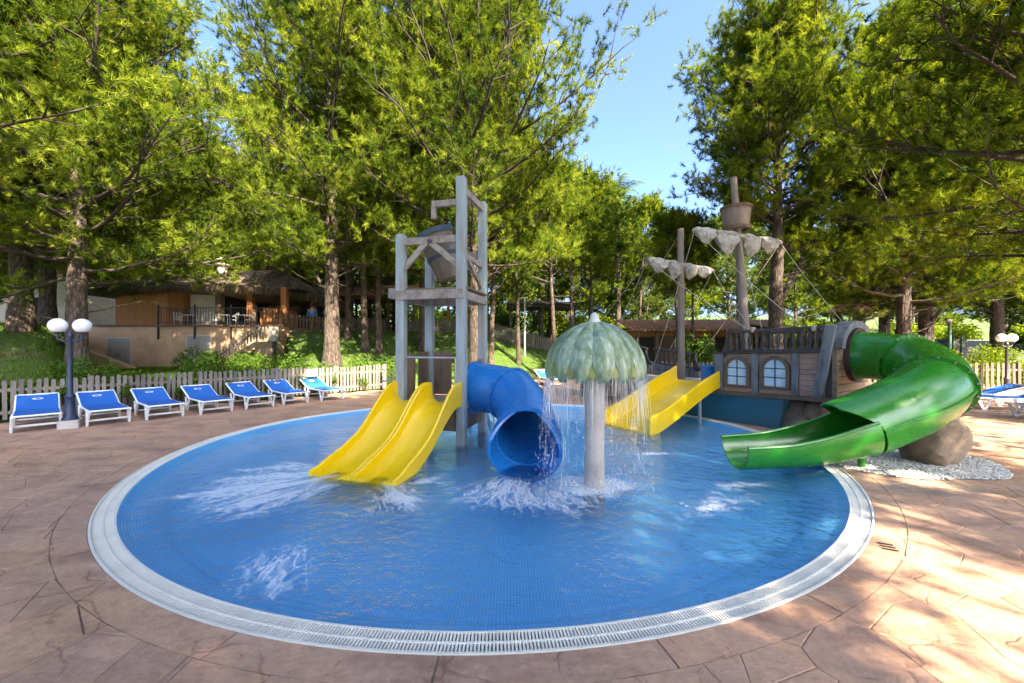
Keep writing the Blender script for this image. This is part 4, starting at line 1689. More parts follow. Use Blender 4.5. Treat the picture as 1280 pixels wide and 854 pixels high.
# ------------------------------------------------------------------ wide yellow slide
ws = thing('wide_slide', 'wide yellow straight slide running from the pirate ship deck into the pool', 'slide', (3.7, 9.3, 0))
B0 = Vector((2.46, 8.62, 0))             # middle of the foot
dirU = -N_
LS = 2.62
stn = []
for i in range(25):
    u = i / 24
    d = LS * u
    z = -0.03 + 0.90 * (0.72 * u + 0.28 * float(sstep(0.02, 0.9, u)))
    h = 0.33 - 0.04 * u + 0.05 * float(sstep(0.9, 1.0, u))
    hw = 0.66
    pts = [(-hw, -0.06), (-hw, h), (-hw + 0.02, h + 0.015), (-hw + 0.07, h + 0.01), (-hw + 0.075, 0.06), (-hw + 0.11, 0.0), (hw - 0.11, 0.0), (hw - 0.075, 0.06), (hw - 0.07, h + 0.01), (hw - 0.02, h + 0.015), (hw, h), (hw, -0.06)]
    stn.append([B0 + dirU * d + E_ * q_[0] + Vector((0, 0, z + q_[1])) for q_ in pts])
MB().sweep(stn).build('chute', M_yel, ws, smooth=True)
for sgn in (-1, 1):
    p = B0 + E_ * sgn * 0.62
    MB().box((p.x, p.y, 0.12), (0.09, 0.09, 0.34), rot=ANG).build('end_cap', M_yel, ws, bevel=0.02)
    p = B0 + dirU * (LS - 0.55) + E_ * sgn * 0.4
    MB().tube([(p.x, p.y, -0.37), (p.x, p.y, 0.62)], 0.04, 10).build('leg', M_steel, ws, smooth=True)
    p = B0 + dirU * (LS - 0.04) + E_ * sgn * 0.585 * 1.0
    MB().sphere((p.x, p.y, 1.05), 0.018, 8, 5).build('bolt', M_steel, ws)


# ------------------------------------------------------------------ rocks and pebbles
def rock(name, label, c, size, seed, rz=0.0, flat=0.0):
    r_ = np.random.default_rng(seed)
    bm = bmesh.new()
    bmesh.ops.create_icosphere(bm, subdivisions=4, radius=1.0)
    planes = []
    for k in range(13):
        n_ = Vector(r_.normal(size=3)).normalized()
        planes.append((n_, r_.uniform(0.66, 0.9)))
    from mathutils import noise as mn
    for v_ in bm.verts:
        p = v_.co.copy()
        for n_, d in planes:
            e = p.dot(n_) - d
            if e > 0:
                p -= n_ * e * 0.88
        p += p.normalized() * (0.10 * mn.fractal(p * 1.7 + Vector((seed, 0, 0)), 1.0, 2.0, 5) + 0.02 * mn.noise(p * 9))
        v_.co = Vector((p.x * size[0], p.y * size[1], (p.z + 0.78) * size[2] / 1.56))
    bmesh.ops.rotate(bm, verts=bm.verts, matrix=Matrix.Rotation(rz, 3, 'Z'))
    me = bpy.data.meshes.new(name)
    bm.to_mesh(me); bm.free()
    me.materials.append(M_rock)
    me.shade_smooth()
    me.set_sharp_from_angle(angle=R(32))
    o = link(name, me)
    o.location = c
    tag(o, label, 'rock')
    return o


rock('boulder', 'large brown boulder under the green tube slide on white pebbles', (6.32, 6.02, -0.05), (0.47, 0.42, 0.80), 5, 0.5)
p = sp(2.35, 0.55, -0.05); rock('boulder', 'rounded brown boulder under the ship stern beside the wooden leg', tuple(p), (0.42, 0.40, 0.62), 12, 0.2)
p = sp(1.95, 0.45, -0.08); rock('boulder', 'blocky grey boulder at the end of the teal hull', tuple(p), (0.44, 0.40, 0.62), 21, 1.0)
p = sp(2.75, 1.15, -0.05); rock('boulder', 'brown boulder at the back under the ship stern', tuple(p), (0.45, 0.45, 0.6), 31, 0.4)
p = sp(1.9, 1.2, -0.3); rock('boulder', 'dark boulder deep in the gap below the ship cabin', tuple(p), (0.5, 0.5, 0.9), 37, 0.9)
M_peb = mk('white_pebble', (0.58, 0.55, 0.50), 0.8, 0.35, 30, bmp=0.2)
M_pebbase = mk('pebble_bed', (0.36, 0.33, 0.30), 0.9, 0.4, 60, bmp=0.5)


def in_patch(x, y):
    return ((x - 5.95) / 1.35) ** 2 + ((y - 6.12) / 0.86) ** 2 < 1 + 0.1 * math.sin(5 * math.atan2(y - 6.1, x - 6))


mbp = MB()
outl = []
for k in range(48):
    a = 2 * PI * k / 48
    q_ = math.sqrt(1 + 0.1 * math.sin(5 * math.atan2(0.86 * math.sin(a), 1.35 * math.cos(a))))
    outl.append((5.95 + 1.35 * q_ * math.cos(a), 6.12 + 0.86 * q_ * math.sin(a)))
mbp.add([(x, y, 0.008) for x, y in outl], [tuple(range(48))])
peb = kind(mbp.build('pebble_bed', M_pebbase), 'structure')
# pebbles: octahedral stones joined as one cover
n = 6500
P = []
while len(P) < n:
    x, y = random.uniform(4.4, 7.5), random.uniform(5.1, 7.1)
    if in_patch(x, y) and math.hypot(x - PC[0], y - PC[1]) > rout(math.atan2(y - PC[1], x - PC[0])) + 0.03:
        P.append((x, y))
mbp = MB()
for x, y in P:
    s_ = random.uniform(0.009, 0.021)
    a = random.uniform(0, PI)
    z = 0.008 + random.uniform(0, 0.012)
    pts = [(math.cos(a) * 1.25, math.sin(a) * 1.25, 0), (-math.sin(a), math.cos(a), .15), (-math.cos(a) * 1.25, -math.sin(a) * 1.25, 0), (math.sin(a), -math.cos(a), -.1), (0.1, 0.1, 0.75), (0, 0, -.6)]
    mbp.add([(x + q_[0] * s_, y + q_[1] * s_, z + q_[2] * s_) for q_ in pts], [(0, 1, 4), (1, 2, 4), (2, 3, 4), (3, 0, 4), (1, 0, 5), (2, 1, 5), (3, 2, 5), (0, 3, 5)])
o = mbp.build('pebble', M_peb, peb, fix=False)
kind(o, 'stuff')

# ------------------------------------------------------------------ sun loungers
def lounger_proto():
    root = thing('sun_lounger', 'proto', 'sun lounger', (0, 0, 0), 0, 'blue sun loungers beside the pool')
    # local frame: y = 0 at the foot end, head towards +y
    Wd = 0.64

    def zp(y):
        if y < 1.2:
            return 0.34
        u = (y - 1.2) / 0.72
        return 0.34 + 0.30 * u - 0.03 * u * u
    ys = list(np.linspace(0.0, 1.9, 20))
    st = []
    nx_ = 9
    for y in ys:
        row = []
        for i in range(nx_):
            x = -Wd / 2 + 0.008 + (Wd - 0.016) * i / (nx_ - 1)
            sag = 0.022 * math.cos(PI * (i / (nx_ - 1) - 0.5))
            row.append(Vector((x, y, zp(y) + 0.012 - sag)))
        low = [p - Vector((0, 0, 0.012)) for p in row[::-1]]
        st.append(row + low)
    fab = MB().sweep(st).build('sling', M_blue_fab, root, smooth=True)
    # emblem ring on the headrest
    em = MB()
    vs, fs = [], []
    for k in range(16):
        a = 2 * PI * k / 16
        for r_ in (0.6, 1.0):
            x, y = 0.085 * r_ * math.cos(a), 1.70 + 0.05 * r_ * math.sin(a)
            vs.append((x, y, zp(y) + 0.012 - 0.022 * math.cos(PI * ((x + 0.29) / 0.58 - 0.5)) + 0.004))
    for k in range(16):
        fs.append((2 * k, 2 * k + 1, 2 * ((k + 1) % 16) + 1, 2 * ((k + 1) % 16)))
    em.add(vs, fs).build('emblem', M_white, fab, fix=False)
    for sx in (-1, 1):
        r_ = MB().tube([(sx * Wd / 2, y, zp(y) - 0.012) for y in np.linspace(-0.02, 1.2, 8)], 0.022, 8)
        r_.build('side_rail', M_white, root, smooth=True)
        MB().tube([(sx * Wd / 2, y, zp(y) - 0.012) for y in np.linspace(1.2, 1.92, 8)], 0.022, 8).build('back_rail', M_white, root, smooth=True)
        for y0 in (0.12, 1.22):
            k = MB()
            k.bar((sx * (Wd / 2 + 0.005), y0 - 0.06, 0.345), (sx * (Wd / 2 + 0.02), y0 + 0.08, 0.0), 0.04, 0.055)
            k.build('leg', M_white, root, bevel=0.006)
            k = MB()
            k.bar((sx * (Wd / 2 + 0.005), y0 + 0.26, 0.345), (sx * (Wd / 2 + 0.02), y0 + 0.09, 0.0), 0.038, 0.045)
            k.build('leg_brace', M_white, root, bevel=0.006)
        MB().bar((sx * (Wd / 2 - 0.04), 1.3, 0.33), (sx * (Wd / 2 - 0.04), 1.62, 0.48), 0.025, 0.03).build('back_prop', M_white, root)
    MB().tube([(-Wd / 2, -0.02, 0.34), (Wd / 2, -0.02, 0.34)], 0.02, 8).build('foot_bar', M_white, root, smooth=True)
    MB().tube([(-Wd / 2, 1.92, zp(1.92)), (Wd / 2, 1.92, zp(1.92))], 0.018, 8).build('head_bar', M_white, root, smooth=True)
    for y0 in (0.2, 1.3):
        MB().bar((-Wd / 2, y0, 0.12), (Wd / 2, y0, 0.12), 0.03, 0.04).build('cross_bar', M_white, root)
    return root


# foot-end centre, direction head->foot, label
spots = [((-9.74, 8.20), (0.76, -0.65), 'blue sling lounger on the fence side of the navy lamp, first in the row'),
         ((-8.90, 8.87), (0.80, -0.60), 'blue sling lounger standing just past the navy globe lamp'),
         ((-8.25, 9.58), (0.80, -0.60), 'third blue sling lounger of the fence row, second past the lamp'),
         ((-7.55, 10.32), (0.80, -0.60), 'middle blue sling lounger of the seven along the grey fence'),
         ((-6.95, 11.15), (0.78, -0.62), 'blue sling lounger in front of the small fence sign'),
         ((-6.38, 11.95), (0.76, -0.65), 'blue sling lounger second from the bucket tower end of the row'),
         ((-5.62, 12.70), (0.76, -0.65), 'blue sling lounger at the bucket tower end of the fence row'),
         ((13.0, 12.35), (-0.93, 0.36), 'blue sling lounger closest to the brown fence across the pool'),
         ((12.75, 11.25), (-0.93, 0.36), 'middle blue lounger of the three by the brown fence'),
         ((12.2, 9.65), (-0.96, 0.28), 'blue lounger farthest from the brown fence behind the green slide'),
         ((1.9, 16.6), (0.3, -0.95), 'lone blue lounger on the deck behind the mushroom fountain')]
proto = None
for (fx, fy), (dx, dy), lab in spots:
    rz = math.atan2(-dx * -1, dy * -1) if False else math.atan2(dx, -dy)   # local -y maps onto (dx,dy)
    if proto is None:
        proto = lounger_proto()
        o = proto
    else:
        o = copy_tree(proto)
    o.location = (fx, fy, 0.0)
    o.rotation_euler = (0, 0, rz)
    o['label'] = lab


# ------------------------------------------------------------------ globe lamps
def globe_lamp(label, c, col, rz=0.0, ped=True):
    root = thing('globe_lamp', label, 'lamp post', c, 0)
    x, y, z = c
    d = Vector((math.cos(rz), math.sin(rz), 0))
    if ped:
        MB().box((x, y, z + 0.075), (0.32, 0.32, 0.19), rot=0.6).build('plinth', M_stalk, root, bevel=0.01)
    z0 = z + (0.17 if ped else 0)
    MB().lathe([(0.001, 0), (0.13, 0), (0.13, 0.04), (0.085, 0.1), (0.075, 0.45), (0.09, 0.5), (0.05, 0.56), (0.04, 1.75), (0.06, 1.8), (0.04, 1.86), (0.001, 1.9)], (x, y, z0), 16).build('pole', col, root, smooth=True)
    for sgn in (-1, 1):
        e = Vector((x, y, 0)) + d * sgn * 0.2
        MB().tube([(x, y, z0 + 1.72), (x + d.x * sgn * 0.1, y + d.y * sgn * 0.1, z0 + 1.69), (e.x, e.y, z0 + 1.74), (e.x, e.y, z0 + 1.86)], 0.022, 8).build('arm', col, root, smooth=True)
        MB().lathe([(0.001, 0), (0.07, 0.0), (0.085, 0.05), (0.001, 0.05)], (e.x, e.y, z0 + 1.85), 14).build('holder', col, root, smooth=True)
        MB().sphere((e.x, e.y, z0 + 2.02), 0.155, 20, 12).build('globe', M_globe, root, smooth=True)
    return root


globe_lamp('navy twin globe lamp on a concrete plinth among the sun loungers', (-9.5, 8.6, 0), M_navy, 0.35)
globe_lamp('black twin globe lamp standing at the brown picket fence', (18.55, 15.0, 0), M_metal_dark, 0.0, False)

# thin green pole with small light behind the brown fence
pl = thing('light_pole', 'thin green pole with small white light behind the brown fence', 'light pole', (18.6, 17.0, tz(18.6, 17)))
M_gpole = mk('green_pole', (0.05, 0.12, 0.09), 0.5, 0.3, 5)
MB().cyl((18.6, 17.0), 0.06, tz(18.6, 17), 2.75, 10).build('pole', M_gpole, pl, smooth=True)
MB().lathe([(0.001, 0), (0.05, 0), (0.09, 0.05), (0.09, 0.08), (0.03, 0.12), (0.001, 0.12)], (18.6, 17.0, 2.74), 12).build('light_head', M_globe, pl, smooth=True)
pw = thing('white_pole', 'slim white pole on the lawn beside the dark pergola', 'pole', (0.83, 26, tz(.83, 26)))
MB().cyl((0.83, 26), 0.05, tz(.83, 26), 4.8, 10).build('pole', M_white, pw, smooth=True)
MB().bar((0.6, 26, 4.8), (1.06, 26, 4.8), 0.06, 0.08).build('cross_arm', M_white, pw)

# fence notice
p = Vector((-6.95, 13.93, 0))
fs_ = thing('fence_notice', 'small pale blue notice plate fixed to the grey fence', 'notice', (p.x, p.y, 0.6))
M_notice = mk('pale_blue_plate', (0.45, 0.62, 0.70), 0.4, 0.12, 12, bmp=0)
MB().box((p.x + 0.02, p.y - 0.06, 0.80), (0.36, 0.02, 0.25), rot=PI / 4).build('plate', M_notice, fs_)
MB().box((p.x + 0.02 + 0.011, p.y - 0.06 - 0.011, 0.80), (0.30, 0.008, 0.19), rot=PI / 4).build('print_panel', M_white, fs_)

# metal chair next to the fence end
def chair(label, c, rz, mat):
    root = thing('metal_chair', label, 'chair', c, rz)
    x, y, z = c
    ca, sa = math.cos(rz), math.sin(rz)

    def L(px, py, pz):
        return (x + px * ca - py * sa, y + px * sa + py * ca, z + pz)
    MB().bar(L(-.22, 0, .45), L(.22, 0, .45), 0.42, 0.03).build('seat', mat, root)
    for sx in (-1, 1):
        MB().tube([L(sx * .22, .2, 0), L(sx * .22, .2, .46), L(sx * .22, .24, .86)], 0.014, 6).build('leg', mat, root)
        MB().tube([L(sx * .22, -.2, 0), L(sx * .22, -.2, .64), L(sx * .22, .2, .64)], 0.014, 6).build('leg', mat, root)
    for i in range(6):
        MB().bar(L(-.22 + .088 * i, .215, .5), L(-.22 + .088 * i, .24, .84), 0.02, 0.012).build('back_slat', mat, root)
    MB().tube([L(-.22, .24, .86), L(.22, .24, .86)], 0.014, 6).build('back_rail', mat, root)
    return root


chair('dark metal armchair beside the end of the grey fence', (-4.55, 14.6, 0), 0.5, M_metal_dark)

# ------------------------------------------------------------------ thatched bar on its terrace
M_stucco = mk('tan_stucco', (0.58, 0.37, 0.225), 0.9, 0.25, 1.6, bmp=0.25, bdist=0.01)
M_orange = mk('orange_reed_wall', (0.36, 0.15, 0.055), 0.9, 0.4, 3, (8, 8, 0.5), 0.5, 0.02)
M_thatch = mk('thatch', (0.13, 0.098, 0.072), 0.95, 0.5, 5, (1, 1, 4), 0.6, 0.04)
M_doorgrey = mk('grey_door', (0.34, 0.31, 0.29), 0.6, 0.2, 3)
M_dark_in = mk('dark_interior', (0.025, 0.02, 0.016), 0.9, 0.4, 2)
M_plaster = mk('pale_plaster', (0.55, 0.48, 0.40), 0.9, 0.15, 2)
M_tile = mk('clay_tile', (0.36, 0.17, 0.09), 0.85, 0.4, 3, obj_var=0.1)
TZ = 2.72
bar_ = thing('thatched_bar', 'thatched terrace bar with tan retaining wall and orange reed wall', 'building', (-18, 23, 0))
# retaining wall
MB().box((-18.3, 22.25, 1.4), (11.2, 0.5, 2.7), 0).build('retaining_wall', M_stucco, bar_, bevel=0.02)
MB().box((-18.3, 26.0, 2.62), (11.1, 7.6, 0.2), 0).build('terrace_floor', M_stucco, bar_)
MB().box((-18.3, 22.2, 2.80), (11.4, 0.62, 0.10), 0).build('wall_coping', M_wood_brown, bar_)
MB().box((-12.9, 26.0, 1.3), (0.4, 7.4, 2.5), 0).build('side_wall', M_stucco, bar_)
# sloping ramp wall on the far end
st = [[Vector((-23.2, y_, 0.2)), Vector((-23.2, y_, 1.95)), Vector((-19.6, y_, 0.55)), Vector((-19.6, y_, 0.2))] for y_ in (20.6, 20.95)]
MB().sweep(st).build('ramp_wall', M_stucco, bar_)


def double_door(x, z0, wd, h):
    d = MB().box((x, 21.985, z0 + h / 2), (wd + 0.16, 0.05, h + 0.14)).build('door_frame', M_plaster, bar_)
    for sx in (-1, 1):
        l = MB().box((x + sx * wd / 4, 21.955, z0 + h / 2), (wd / 2 - 0.02, 0.05, h)).build('door_leaf', M_doorgrey, d, bevel=0.006)
    for sx in (-1, 1):
        MB().box((x + sx * 0.06, 21.92, z0 + h * 0.48), (0.03, 0.03, 0.14)).build('door_handle', M_metal_dark, d)


double_door(-17.2, 0.4, 1.25, 1.82)
double_door(-21.6, 0.4, 1.25, 1.7)
# railing in bays
xs_ = [-19.4, -17.4, -15.4, -14.0, -12.8]
for x in xs_:
    MB().box((x, 21.93, 3.0), (0.07, 0.07, 1.9)).build('railing_post', M_metal_dark, bar_)
for x0, x1 in zip(xs_, xs_[1:]):
    for z in (2.95, 3.78):
        MB().bar((x0, 21.94, z), (x1, 21.94, z), 0.04, 0.045).build('railing_bar', M_metal_dark, bar_)
    n = int((x1 - x0) / 0.15)
    j = MB()
    for i in range(1, n):
        x = x0 + (x1 - x0) * i / n
        j.box((x, 21.94, 3.36), (0.02, 0.02, 0.82))
    kind(j.build('railing_baluster', M_metal_dark, bar_), 'stuff')
# bar walls
hut = MB()
outl = [(-23.9, 27.5), (-23.9, 24.6), (-23.1, 23.3), (-21.4, 22.7), (-19.6, 22.75), (-19.2, 23.4), (-19.2, 27.5)]
hut.add([(x, y, TZ) for x, y in outl] + [(x, y, 5.15) for x, y in outl],
        [(i, (i + 1) % 7, (i + 1) % 7 + 7, i + 7) for i in range(7)] + [tuple(range(7, 14))])
hut.build('reed_wall', M_orange, bar_)
MB().box((-18.2, 23.9, 3.9), (1.9, 0.2, 2.4)).build('plaster_wall', M_plaster, bar_)
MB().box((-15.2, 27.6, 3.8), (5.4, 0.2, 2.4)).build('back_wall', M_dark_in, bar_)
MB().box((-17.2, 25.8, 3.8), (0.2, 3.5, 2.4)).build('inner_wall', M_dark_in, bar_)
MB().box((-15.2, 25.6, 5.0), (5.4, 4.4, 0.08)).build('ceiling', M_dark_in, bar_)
for x, y in ((-15.2, 23.3), (-13.3, 23.4), (-12.9, 26.0), (-17.1, 23.4)):
    MB().box((x, y, 3.9), (0.32, 0.32, 2.4)).build('pillar', M_orange if x != -17.1 else M_wood_brown, bar_, bevel=0.01)
MB().box((-14.1, 24.2, 3.25), (2.0, 0.45, 1.05)).build('bar_counter', M_orange, bar_, bevel=0.01)
MB().box((-14.1, 24.15, 3.81), (2.2, 0.65, 0.07)).build('counter_top', M_wood_dark, bar_)
MB().box((-13.3, 22.25, 3.3), (1.0, 0.08, 1.0)).build('counter_panel', M_orange, bar_)
MB().box((-17.0, 22.95, 5.05), (4.0, 0.12, 0.16)).build('eave_gutter', M_white, bar_)
MB().box((-15.6, 27.45, 4.0), (2.2, 0.05, 0.9)).build('shelf_back', M_wood_brown, bar_)
for i in range(3):
    MB().box((-14.8 + i * 0.9, 27.3, 3.9 + 0.25 * (i % 2)), (0.7, 0.25, 0.04)).build('shelf', M_wood_brown, bar_)
# thatch roof: hipped shell plus hanging straw
ridge = [(-21.5, 26.2, 6.35), (-15.5, 26.2, 6.65)]
eave = [(-24.6, 22.4, 4.9), (-21.4, 22.1, 4.85), (-19.2, 22.5, 5.1), (-14.6, 22.6, 5.05), (-12.2, 24.4, 4.75), (-11.4, 27.0, 4.6), (-12.6, 30.5, 4.7), (-24.6, 30.5, 4.8)]
near = [0, 0, 0, 1, 1, 1, 1, 0]
rf = MB()
vs = [Vector(p) for p in ridge] + [Vector(p) for p in eave] + [Vector(p) - Vector((0, 0, 0.28)) for p in eave]
n = len(eave)
fs = []
for i in range(n):
    j = (i + 1) % n
    if near[i] == near[j]:
        fs.append((2 + i, 2 + j, near[i]))
    else:
        fs.append((2 + i, 2 + j, near[j], near[i]))
    fs.append((2 + j, 2 + i, 2 + n + i, 2 + n + j))
fs.append(tuple(2 + n + i for i in range(n)))
rf.add([tuple(v_) for v_ in vs], fs)
roof = rf.build('roof', M_thatch, bar_)
# straw: thin strands lying down the slope and hanging off the eave
Vt, rn = [], []
for k in range(26000):
    i = random.randrange(n - 2)
    j = i + 1
    u = random.random()
    e = Vector(eave[i]).lerp(Vector(eave[j]), u)
    rg = Vector(ridge[near[i]]).lerp(Vector(ridge[near[j]]), u)
    if k % 2:
        s_ = random.random() ** 0.8
        a = e.lerp(rg, s_) + Vector((0, 0, 0.02))
        d = (e - rg).normalized() * random.uniform(0.25, 0.6) + Vector((random.uniform(-.12, .12), random.uniform(-.1, .1), random.uniform(0.0, .12)))
    else:
        a = e + Vector((random.uniform(-.1, .1), random.uniform(-.12, .15), 0.03))
        d = Vector((random.uniform(-.12, .12), random.uniform(-.2, .03), -random.uniform(0.2, 0.55) * (1.3 if i > 3 else 0.9)))
    w_ = d.cross(Vector((random.uniform(-1, 1), random.uniform(-1, 1), 0.3))).normalized() * random.uniform(0.01, 0.022)
    Vt.append([tuple(a - w_), tuple(a + w_), tuple(a + d)])
    rn.append(random.random())
M_straw = foliage('straw', (0.06, 0.045, 0.03), (0.13, 0.098, 0.07), (0.24, 0.185, 0.13), 0.15)
me = tri_mesh('thatch_straw', np.array(Vt) , np.array(rn), M_straw)
Mx = XF[bar_.name]
me.transform(Mx)
kind(link('thatch_straw', me, roof), 'stuff')
MB().lathe([(0.001, 0), (0.3, 0), (0.28, 0.6), (0.4, 0.65), (0.4, 0.72), (0.2, 0.8), (0.2, 0.92), (0.45, 0.95), (0.05, 1.15), (0.001, 1.16)], (-19.0, 26.2, 6.3), 14).build('chimney', M_plaster, roof, smooth=True)

# white cafe tables and chairs on the terrace
M_wplas = M_white
for i, (x, y) in enumerate(((-18.4, 22.95), (-16.4, 22.9), (-15.5, 23.0))):
    ct = thing('cafe_table', 'white round cafe table behind the terrace railing of the thatched bar', 'table', (x, y, TZ), 0, 'cafe tables on the bar terrace')
    MB().lathe([(0.001, 0.70), (0.4, 0.70), (0.4, 0.74), (0.001, 0.74)], (x, y, TZ), 16).build('table_top', M_wplas, ct)
    MB().cyl((x, y), 0.04, TZ, TZ + 0.71, 8).build('leg', M_metal_dark, ct)
    MB().lathe([(0.001, 0.0), (0.25, 0.0), (0.24, 0.03), (0.001, 0.03)], (x, y, TZ), 12).build('base', M_metal_dark, ct)
for i, (x, y, rz) in enumerate(((-18.95, 22.9, 1.4), (-17.85, 22.9, -1.3), (-16.95, 22.9, 1.5), (-15.95, 22.85, -1.2), (-14.95, 22.9, -1.5))):
    c = chair('white slat chair behind the terrace railing of the thatched bar', (x, y, TZ), rz, M_wplas)
    c.name = 'cafe_chair'
    c['group'] = 'white chairs on the bar terrace'

# wooden stair up to the terrace
M_stair = mk('stair_wood', (0.27, 0.20, 0.13), 0.85, 0.35, 2.5, (1, 1, 4), 0.3)
stt = thing('terrace_stair', 'wooden stair with picket handrail rising to the bar terrace', 'stairs', (-14.0, 21.3, 0.5))
for i in range(8):
    MB().box((-15.2 + 0.27 * i, 21.2, 0.62 + 0.17 * i), (0.31, 1.1, 0.06)).build('tread', M_stair, stt)
for y_ in (20.68, 21.72):
    MB().bar((-15.3, y_, 0.5), (-13.1, y_, 1.9), 0.06, 0.24).build('stringer', M_stair, stt)
MB().box((-12.85, 21.2, 1.24), (0.9, 1.1, 1.36)).build('landing', M_stair, stt, bevel=0.01)
for i in range(4):
    MB().box((-12.75, 21.55 + 0.22 * i, 2.0 + 0.17 * i), (1.1, 0.26, 0.05)).build('upper_tread', M_stair, stt)
MB().bar((-15.35, 20.64, 1.05), (-13.2, 20.64, 2.45), 0.04, 0.09).build('handrail', M_picket, stt)
MB().bar((-13.2, 20.64, 2.45), (-12.35, 20.64, 2.45), 0.04, 0.09).build('handrail', M_picket, stt)
for i in range(20):
    x = -15.35 + 3.0 * i / 19
    zb = 0.55 + (1.4 / 2.15) * min(2.15, x + 15.35)
    MB().box((x, 20.61, zb + 0.42), (0.08, 0.02, 0.62)).build('picket', M_picket, stt)
bx_ = thing('utility_box', 'grey metal utility box on a post beside the terrace stair', 'utility box', (-12.25, 20.6, 1.9))
MB().box((-12.25, 20.6, 2.3), (0.36, 0.2, 0.75)).build('cabinet', M_doorgrey, bx_, bevel=0.02)
MB().box((-12.25, 20.64, 1.2), (0.09, 0.09, 1.6)).build('post', M_metal_dark, bx_)
MB().box((-12.25, 20.49, 2.3), (0.30, 0.02, 0.68)).build('door', M_doorgrey, bx_)
# pale house glimpsed beyond the left trunks
hs = thing('white_house', 'white house wall glimpsed between the trunks left of the thatched bar', 'building', (-31, 27, 2.5))
MB().box((-31, 27, 4.2), (7, 4, 4.0)).build('wall', M_plaster, hs)
MB().box((-31, 27, 6.3), (7.6, 4.6, 0.25)).build('roof', M_tile, hs)
MB().box((-29.6, 24.97, 4.1), (0.9, 0.06, 1.2)).build('window', M_dark_in, hs)

# ------------------------------------------------------------------ pavilions and sheds
def pavilion(label, c, sx, sy, h, slope, mat_p, mat_r, nposts=3, zb=None):
    x, y = c
    z = tz(x, y) if zb is None else zb
    root = thing('pavilion', label, 'pavilion', (x, y, z))
    for i in range(nposts):
        px = x - sx / 2 + sx * i / (nposts - 1)
        for py in (y - sy / 2, y + sy / 2):
            MB().box((px, py, z + h / 2), (0.16, 0.16, h + 0.1)).build('post', mat_p, root)
    for py in (y - sy / 2, y + sy / 2):
        MB().bar((x - sx / 2 - .3, py, z + h), (x + sx / 2 + .3, py, z + h), 0.12, 0.2).build('beam', mat_p, root)
    n = 10
    for i in range(n):
        px = x - sx / 2 - 0.3 + (sx + 0.6) * (i + 0.5) / n
        MB().bar((px, y - sy / 2 - 0.6, z + h + 0.12), (px, y, z + h + 0.12 + slope), (sx + 0.6) / n - 0.02, 0.06, up=(0, 0, 1)).build('roof_panel', mat_r, root)
        MB().bar((px, y + sy / 2 + 0.6, z + h + 0.12), (px, y, z + h + 0.12 + slope), (sx + 0.6) / n - 0.02, 0.06, up=(0, 0, 1)).build('roof_panel', mat_r, root)
    return root


pavilion('dark flat roofed pergola at the top of the lawn', (2.2, 30.5), 4.6, 3.2, 2.6, 0.35, M_metal_dark, M_wood_dark)
pavilion('brown timber pavilion among thin trunks behind the cafe fence', (-9.8, 30.5), 5.5, 3.5, 2.7, 1.0, M_wood_brown, M_tile, 4)
# orange timber frame glimpsed under the tower deck
pg = thing('timber_frame', 'orange brown timber frame on the lawn behind the splash tower', 'frame', (-4.8, 30, tz(-4.8, 30)))
zz_ = tz(-4.8, 30)
for x in (-6.2, -4.8, -3.4):
    MB().box((x, 30, zz_ + 1.5), (0.14, 0.14, 3.1)).build('post', M_tile, pg)
MB().bar((-6.6, 30, zz_ + 2.95), (-3.0, 30, zz_ + 2.95), 0.1, 0.2).build('beam', M_tile, pg)

# low tile-roofed shed behind the ship
sh = thing('tiled_shed', 'long low shed with clay tile eave behind the pirate ship', 'building', (10.5, 24, 0))
zz_ = tz(10.5, 22.5)
MB().box((11.5, 25.5, zz_ + 1.25), (9.4, 3.5, 2.6)).build('wall', M_wood_brown, sh)
MB().box((11.5, 23.7, zz_ + 2.25), (9.6, 0.2, 0.35)).build('fascia', M_orange, sh)
for i in range(9):
    x = 7.2 + 1.08 * i
    MB().box((x, 22.9, zz_ + 1.2), (0.14, 0.14, 2.5)).build('post', M_wood_brown, sh)
for i in range(40):
    x = 6.8 + 0.24 * i
    MB().tube([(x, 22.5, zz_ + 2.42), (x, 25.5, zz_ + 3.1)], 0.1, 6).build('roof_tile', M_tile, sh)
for i in range(4):
    MB().box((8 + 2.1 * i, 23.73, zz_ + 1.2), (0.9, 0.04, 1.6)).build('door', M_dark_in, sh)
MB().box((11.2, 24.0, zz_ + 2.36), (9.7, 3.2, 0.06)).build('ceiling', M_wood_brown, sh)
# tan sloping canopy
cn_ = thing('tan_canopy', 'tan sloping canopy roof beside the big forked pine', 'canopy', (15.0, 22, 0))
st = [[Vector((13.6, y_, 3.1 - 0.5 * k)), Vector((13.6, y_, 3.04 - 0.5 * k)), Vector((17.2, y_, 2.34 - 0.5 * k)), Vector((17.2, y_, 2.4 - 0.5 * k))] for k, y_ in ((1, 20.5), (0, 23.5))]
MB().sweep(st).build('canopy_sheet', mk('tan_canvas', (0.42, 0.33, 0.27), 0.85, 0.15, 3), cn_)
for x, y in ((13.8, 20.7), (17.0, 20.7), (13.8, 23.3), (17.0, 23.3)):
    z = 2.55 if x < 15 else 1.85
    if y > 22:
        z += 0.47
    MB().box((x, y, z / 2), (0.1, 0.1, z)).build('post', M_wood_brown, cn_)

